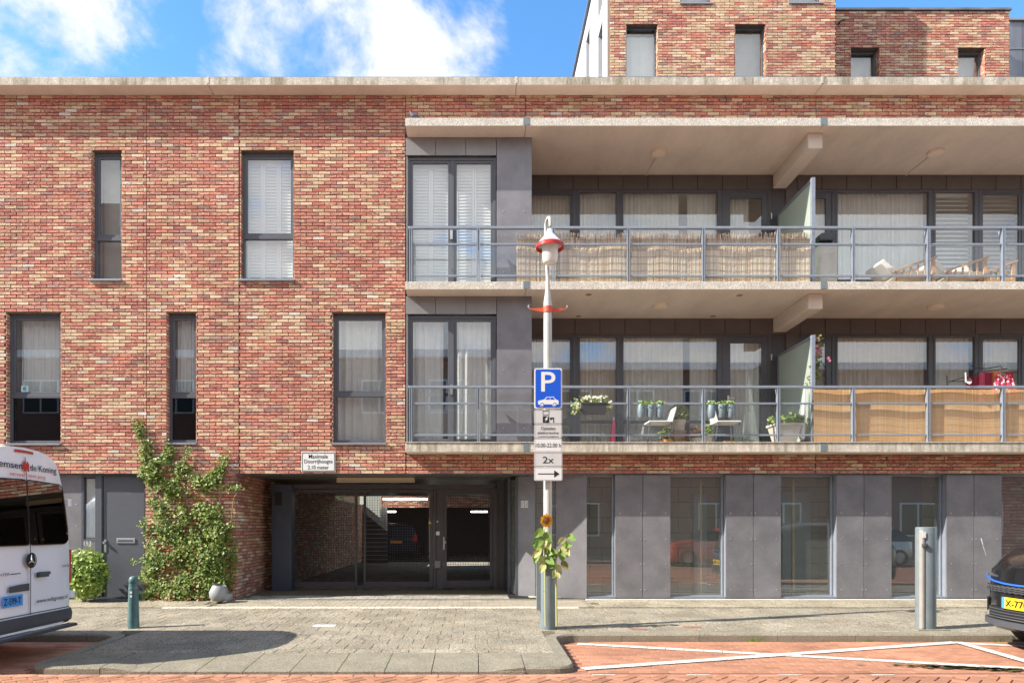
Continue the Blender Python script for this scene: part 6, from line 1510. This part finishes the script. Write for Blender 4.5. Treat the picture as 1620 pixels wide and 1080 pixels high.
def dense_rect(y0, y1, z0, z1, r_, rr=None, n=6):
    out = []
    pts = rrect(y0, y1, z0, z1, r_, 4)
    for i in range(len(pts)):
        p, q = pts[i], pts[(i+1) % len(pts)]; m_ = max(1, int(math.dist(p, q)/.08))
        for k in range(m_): out.append((p[0]+(q[0]-p[0])*k/m_, p[1]+(q[1]-p[1])*k/m_))
    return out
def wrapgrid(y0, y1, zf, m, name, off, parent, ny=10, nz=8):
    """gridded sheet on the rear, zf(y) -> (z0, z1)"""
    def pt(y, z, o):
        hw = .5
        for (a, c), (d, e) in zip(VP[1:], VP[2:]):
            if c <= z <= e and e > c: hw = a+(d-a)*(z-c)/(e-c)
        x = 0
        if abs(y) > hw*.80: s = min(.999, abs(y)/hw); x = -.22*(1-((1-s)/.20)**(1/2.4))
        return Vector((VX-.055*max(0, z-1.15)**1.3+x+o, VY+y, VZ+z))
    vs = []; fs = []
    for i in range(ny+1):
        y = y0+(y1-y0)*i/ny; a, c = zf(y)
        for k in range(nz+1): vs.append(pt(y, a+(c-a)*k/nz, off))
    for i in range(ny):
        for k in range(nz): q = i*(nz+1)+k; fs.append((q, q+nz+1, q+nz+2, q+1))
    return MB().mesh(vs, fs).build(name, m, parent, smooth=True)
def wf(sgn):
    def f(y):
        t_ = abs(y); lo, hi = 1.275, 1.985-.03*t_
        if t_ > .60: q = min(1, (t_-.60)/.135); lo += .16*(1-math.sqrt(max(0, 1-q*q))); hi -= .16*(1-math.sqrt(max(0, 1-q*q)))+.05*q
        if t_ < .04: lo += .01; hi -= .01
        return lo, hi
    return f
dR = thing
for sgn in (1, -1):
    wrapgrid(sgn*.012, sgn*.735, wf(sgn), 'carglass', 'rear_window', .009, van, 16, 8)
# shell behind the glass is white: black liner stands in for the dark cabin
for sgn in (1, -1): wrapgrid(sgn*.006, sgn*.745, lambda y, f=wf(1): (f(y)[0]-.012, f(y)[1]+.012), 'black', 'dark_cabin_liner', .004, van, 16, 8)
for (y0, y1, z0, z1, nm) in ((-.006, .006, .50, 2.24, 'door_seam'),): wrapgrid(y0, y1, lambda y: (z0, z1), 'black', nm, .0105, van, 1, 14)
for sgn in (1, -1): wrapgrid(sgn*.80, sgn*.808, lambda y: (.55, 1.2), 'greyplastic', 'door_gap', .006, van, 1, 6)
wrapgrid(-.80, .80, lambda y: (.505, .515), 'black', 'door_gap', .008, van, 16, 1)
# bumper, step
b = MB(); zz = [(.32, -.03), (.36, .02), (.43, .03), (.49, .012)]; rows = []
for (z, o) in zz:
    r_ = []
    for i in range(25):
        y = -.88+1.76*i/24; s = abs(y)/.88; x = .0-.22*max(0, (s-.80)/.20)**2.2 if s > .8 else 0; r_.append((VX+x+o, VY+y, VZ+z))
    rows.append(r_)
vs = [p for r_ in rows for p in r_]; b.mesh(vs, [(i*25+k, i*25+k+1, (i+1)*25+k+1, (i+1)*25+k) for i in range(3) for k in range(24)]); b.build('rear_bumper', 'greyplastic', van, smooth=True)
b = MB(); b.box(VX-.04, VX+.08, VY-.78, VY+.76, VZ+.27, VZ+.305); st_ = b.build('rear_step', 'greyplastic', van, bevel=.015); b = MB(); b.box(VX-.02, VX+.07, VY-.76, VY+.74, VZ+.306, VZ+.310); b.build('step_tread', 'galv', st_)
b = MB(); wrapgrid(-.34, .02-.04, lambda y: (.77, .83+.02*math.cos(y*4)), 'greyplastic', 'plate_recess', .012, van, 8, 2)
wrapgrid(-.44, -.13, lambda y: (.62, .74), 'plateblue', 'number_plate', .014, van, 4, 2)
text('Z-599-T', 'plate_lettering', lambda a, c: vface(-.44+.02+a, .642+c, .017), .26, .075, 'ink', van, font_bold=.012)
def ring(cy_, cz_, r0, r1, m, nm, off):
    b = MB(); n_ = 28; vs = []
    for k in range(n_): a = 2*math.pi*k/n_; vs += [vface(cy_+r0*math.cos(a), cz_+r0*math.sin(a), off), vface(cy_+r1*math.cos(a), cz_+r1*math.sin(a), off), ]
    b.mesh(vs, [(2*k, 2*k+1, (2*k+3) % (2*n_), (2*k+2) % (2*n_)) for k in range(n_)]); return b.build(nm, m, van)
b = MB(); cy_, cz_ = .0, 1.10; n_ = 24; b.mesh([vface(cy_+.078*math.cos(2*math.pi*k/n_), cz_+.078*math.sin(2*math.pi*k/n_), .014) for k in range(n_)], [tuple(range(n_))]); em = b.build('emblem', 'ink', van)
b = MB(); n_ = 28; vs = []
for k in range(n_): a = 2*math.pi*k/n_; vs += [vface(cy_+.072*math.cos(a), cz_+.072*math.sin(a), .022), vface(cy_+.086*math.cos(a), cz_+.086*math.sin(a), .022)]
b.mesh(vs, [(2*k, 2*k+1, (2*k+3) % (2*n_), (2*k+2) % (2*n_)) for k in range(n_)])
for k in range(3):
    a = R(90+120*k); t1 = vface(cy_+.074*math.cos(a), cz_+.074*math.sin(a), .022)
    for sg_ in (-1, 1): q = vface(cy_+.016*math.cos(a+sg_*R(60)), cz_+.016*math.sin(a+sg_*R(60)), .022); b.mesh([vface(cy_, cz_, .028), q, t1], [(0,1,2)])
b.build('emblem_star', 'chrome', em)
b = MB(); 
p0, p1 = vface(.11, .925, .03), vface(.30, .945, .03); b.bar(p0, p1, .03, .035); b.build('door_handle', 'greyplastic', van, bevel=.01)
wrapgrid(.10, .32, lambda y: (.90, .96), 'greyplastic', 'handle_recess', .010, van, 4, 1)
for (z) in (.60, 1.72): b = MB(); b.box(VX-.10, VX-.02, VY+.79-.06*(z > 1), VY+.86-.06*(z > 1), VZ+z, VZ+z+.09); b.build('hinge', 'vanwhite', van, bevel=.01)
b = MB(); b.box(VX-.17, VX-.05, VY+.80, VY+.85, VZ+.78, VZ+1.20); b.build('tail_light', 'taillight', van, bevel=.02)
b = MB(); b.box(VX-.17, VX-.05, VY-.85, VY-.80, VZ+.78, VZ+1.20); b.build('tail_light', 'taillight', van, bevel=.02)
wrapgrid(-.16, .14, lambda y: (2.285-.02*abs(y), 2.315-.03*abs(y)), 'taillight', 'brake_light', .012, van, 6, 1)
def vt(body, y0, y1, z0, z1, m, bold=0, slant=0, tilt=0):
    text(body, 'lettering', lambda a, c: vface(y0+a, z0+c-tilt*a, .012), y1-y0, z1-z0, m, van, font_bold=bold, slant=slant)
vt('Willemsen', -.66, -.055, 2.10, 2.175, 'ink', .01); vt('de Koning', .07, .53, 2.075, 2.17, 'ink', .01)
for (a0, a1, s_) in ((-.04, .005, 0), (.01, .055, .0)):
    b = MB(); b.mesh([vface(a0, 2.09, .013), vface(a1-.01, 2.075, .013), vface(a1, 2.17, .013), vface(a0+.015, 2.20, .013), vface(a0-.012, 2.15, .013)], [(0,1,2,3,4)]); b.build('flame_mark', 'red', van)
vt('vervoert met zorg', -.26, .33, 2.005, 2.055, 'orangered', .004, .3); vt('www.wdkgroep.nl', .10, .66, .60, .66, 'ink', .006, .15); vt('SPRINTER', -.60, -.33, .955, .985, 'greyplastic', .01); vt('314 CDI', .56, .74, .99, 1.02, 'greyplastic', .01)
b = MB(); wrapgrid(-.32, -.16, lambda y: (.962, .972), 'ink', 'badge_strip', .010, van, 3, 1)
for (x, y) in ((-1.1, -.80), (-1.1, .80), (-4.9, -.80), (-4.9, .80)): wheel(van, VX+x, VY+y, VZ+.34, .34, .22, 1 if y > 0 else -1)

# --- black car, front towards the entry
def hatch(root, ox, oy, oz, body, facing=1, L_=4.3, W_=.90, roof=1.6, hood=1.32, nose_z=.96):
    """facing=1: front at ox, body extends +x. facing=-1: front at ox, body extends -x"""
    def prof(x):
        q = min(x, L_-x); ff = .44
        s = (1-max(0, 1-q/ff)**2)**.5 if q < ff else 1; s = max(s, .05)
        w = W_*s
        if x < .35: zt = nose_z+(hood-.10-nose_z)*(x/.35)**.6
        elif x < 1.15: zt = hood-.10+.12*(x-.35)/.8
        elif x < 1.95: zt = hood+.02+(roof-hood-.02)*math.sin((x-1.15)/.8*math.pi/2)
        elif x < L_-.9: zt = roof
        elif x < L_-.15: zt = roof-(roof-1.0)*((x-L_+.9)/.75)**1.8
        else: zt = 1.0-.3*((x-L_+.15)/.15)
        belt = min(zt-.03, .95); cab = zt > 1.02
        wr = w*(.76 if cab else .88); zb = .2+.10*max(0, 1-x/.3)
        return [(0, zb), (w*.85, zb), (w*.97, zb+.10), (w, .50), (w*.985, .72), (w*.95, belt-.0), (wr+(w*.95-wr)*.15, max(belt+.01, zt-.10)), (wr*.82, zt-.015), (0, zt+.01)]
    st = [0.0, .01, .03, .06, .1, .16, .24, .35, .5, .8, 1.15, 1.35, 1.6, 1.95, 2.4, 2.9, L_-.9, L_-.65, L_-.4, L_-.2, L_-.1, L_-.04, L_]
    rows = [[(ox+facing*p[0], oy+p[1], oz+p[2]) for p in r_] for r_ in loft(st, prof)]
    n = len(rows[0])
    def cabin(i, k): return 10 <= i <= 19 and st[i] >= 1.15 and (k in (5, n-7) or (k in (5, 6, 7, 8, 9, 10) and (st[i+1] <= 1.95 or (st[i] >= L_-.9 and st[i+1] <= L_-.2))))
    b = MB(); skin(rows, b, sel=lambda i, k: not cabin(i, k)); b.build('car_body', body, root, smooth=True, recalc=True)
    b = MB(); skin(rows, b, caps=False, sel=cabin); b.build('window_glass', 'blackpaint', root, smooth=True, recalc=True)
    for x in (.85, L_-.8):
        for s in (-1, 1): wheel(root, ox+facing*x, oy+s*(W_-.10), oz+.33, .33, .20, s)
    return prof
BCX, BCY = X(1624, -4.55), -4.50
bc = thing('black_car', (BCX+2, BCY, ROAD), 'black car with a yellow number plate and a blue line across its nose', 'car')
hatch(bc, BCX, BCY, ROAD, 'blackpaint', 1)
def fxn(y, W_=.90): q = min(abs(y)/W_, .999); return .44*(1-(1-q*q)**.5)
def strip(y0, y1, z0f, z1f, m, name, off=.012, n=16, parent=bc, th=.012):
    vs = []; 
    for i in range(n+1):
        y = y0+(y1-y0)*i/n; x = BCX+fxn(y)*1.0-off
        vs += [(x, BCY+y, ROAD+z0f(y)), (x, BCY+y, ROAD+z1f(y)), (x+th, BCY+y, ROAD+z1f(y)), (x+th, BCY+y, ROAD+z0f(y))]
    fs = [(i*4+k, i*4+(k+1) % 4, (i+1)*4+(k+1) % 4, (i+1)*4+k) for i in range(n) for k in range(4)]+[(0,1,2,3),(n*4,n*4+1,n*4+2,n*4+3)]
    return MB().mesh(vs, fs).build(name, m, parent)
cst = lambda c: (lambda y: c)
strip(-.86, .86, lambda y: .30, lambda y: .37, 'greyplastic', 'bumper_lip', .05, 24, th=.08)
strip(-.86, .86, lambda y: .395, lambda y: .402, 'steel', 'trim_line', .045, 24)
strip(-.62, .62, cst(.40), cst(.52), 'black', 'lower_grille', .02, 16)
for k in range(3): strip(-.60, .60, cst(.42+k*.035), cst(.43+k*.035), 'greyplastic', 'grille_bar', .032, 14)
strip(-.72, .72, cst(.70), cst(.78), 'black', 'upper_grille', .02, 20)
for k in range(3):
    strip(-.70, .70, lambda y, k=k: .705+k*.025+.006*math.sin(y*70), lambda y, k=k: .715+k*.025+.006*math.sin(y*70), 'steel' if k == 2 else 'greyplastic', 'grille_bar', .028, 90)
strip(-.86, .86, lambda y: .79+.085*(abs(y)/.86)**2, lambda y: .808+.092*(abs(y)/.86)**2, mat('blue_trim', (.03,.16,.75), .3), 'blue_trim', .03, 28)
for s in (-1, 1):
    strip(s*.42, s*.86, lambda y: .84+.08*abs(y), lambda y: .852+.08*abs(y)+.03*max(0, abs(y)-.42), 'steel', 'headlight', .006, 14, th=.02)
    strip(s*.70, s*.86, cst(.44), cst(.60), 'black', 'side_intake', .022, 6)
strip(-.26, .26, cst(.52), cst(.65), 'yellow', 'number_plate', .05, 6, th=.02); strip(.215, .26, cst(.52), cst(.65), 'plateblue', 'plate_band', .053, 2)
text('X-770-L', 'plate_lettering', lambda a, c: Vector((BCX+fxn(.2-a)-.055, BCY+.195-a, ROAD+.545+c)), .43, .08, 'ink', bc, font_bold=.012)
b = MB(); b.tube([(BCX+.42+.1*math.cos(t_), BCY+.55*math.sin(t_), ROAD+.90+.02*math.cos(t_)) for t_ in [i*.3-1.5 for i in range(11)]], .005, 5); b.build('hood_seam', 'steel', bc)
# windscreen rim
for s in (-1, 1): b = MB(); b.box(BCX+1.35, BCX+1.5, BCY+s*.93-.07, BCY+s*.93+.07, ROAD+1.0, ROAD+1.12); b.build('wing_mirror', 'blackpaint', bc, bevel=.02)
# --- dark car in the garage, rear towards the street
gc = thing('parked_car', (X(625,16), 17.5, 0), 'dark car with a lit red tail lamp parked in the garage beyond the gate', 'car')
GX, GYc = X(627, 15.3), 15.3
P2 = [(0, .3), (.75, .3), (.86, .42), (.88, .75), (.86, .98), (.70, 1.42), (.55, 1.50), (0, 1.53)]
rows = []
for (y, s, zc) in ((0, .94, 1.05), (.05, .97, 1.35), (.25, 1, 1.50), (2.6, 1, 1.53), (3.3, .98, 1.0), (4.2, .95, .85), (4.4, .85, .7)):
    hp = [(x*s, min(z, zc)) for x, z in P2]; rows.append([(GX-x, GYc+y, z) for x, z in hp]+[(GX+x, GYc+y, z) for x, z in reversed(hp)])
b = MB(); skin(rows, b); b.build('car_body', 'cardark', gc, smooth=True, recalc=True)
b = MB(); b.mesh([(GX-.60, GYc+.01, 1.03), (GX+.60, GYc+.01, 1.03), (GX+.52, GYc+.10, 1.42), (GX-.52, GYc+.10, 1.42)], [(0,1,2,3)]); b.build('rear_window', 'blackpaint', gc)
for s in (-1, 1): b = MB(); b.box(GX+s*.70, GX+s*.86, GYc-.02, GYc+.10, .72, 1.0); b.build('tail_light', 'taillight', gc, bevel=.01)
b = MB(); b.box(GX-.24, GX+.24, GYc-.02, GYc-.005, .66, .77); npz = b.build('number_plate', mat('plate_orange', (.75,.30,.03), .5), gc)
b = MB(); b.box(GX-.70, GX+.70, GYc-.012, GYc-.002, .82, .845); b.build('chrome_trim', 'chrome', gc)
for x in (-.76, .76): wheel(gc, GX+x, GYc+.8, .32, .32, .2, 1) if False else None
for x in (-.76, .76):
    for yy in (.8, 3.5):
        b = MB(); b.lathe([(.32, -.1), (.32, .1)], n=24, mtx=Matrix.Translation((GX+x, GYc+yy, .32)) @ Matrix.Rotation(R(90), 4, 'Y')); b.build('wheel', 'tyre', gc)
# --- across the street (seen mirrored in the glass)
rc = thing('red_car', (9.2, -13.6, ROAD), 'red car parked across the street, mirrored in the shop glass', 'car'); hatch(rc, 7.2, -13.4, ROAD, 'carred', 1, roof=1.46, hood=1.0, nose_z=.8)
sc = thing('silver_car', (14, -13.6, ROAD), 'silver car parked across the street, mirrored in the shop glass', 'car'); hatch(sc, 12.6, -13.5, ROAD, 'carsilver', 1, roof=1.5, hood=1.05, nose_z=.82)
op = thing('opposite_building', (0, -19, 0), 'long brick row of houses across the street mirrored in the windows', 'building')
b = MB(); b.box(-34, 34, -29, -19, -.4, 9.3); b.build('wall', 'oppbrick', op); b = MB(); b.box(-34.2, 34.2, -29.2, -18.7, 9.3, 9.65); b.build('roof_edge', 'white', op)
b = MB(); b.box(-34, -16, -31, -25, 9, 19.6); b.build('upper_storeys', 'oppbrick', op)
for fl in range(3):
    for k in range(20):
        x = -31+k*3.2; z = .9+fl*2.9; b = MB(); b.box(x, x+1.7, -19.0, -18.95, z, z+1.6); w_ = b.build('window', 'white', op); b = MB(); b.box(x+.08, x+.80, -18.96, -18.94, z+.08, z+1.52); b.box(x+.9, x+1.62, -18.96, -18.94, z+.08, z+1.52); b.build('glass_pane', 'blackpaint', w_)
b = MB(); b.box(-40, 40, -19, -14.6, -.4, -.06); o = struct(b.build('far_pavement', 'kerb')); b = MB(); b.box(-40, 40, -14.6, -12.9, -.42, ROAD-.002); o = struct(b.build('far_road', 'clinkerjoint'))
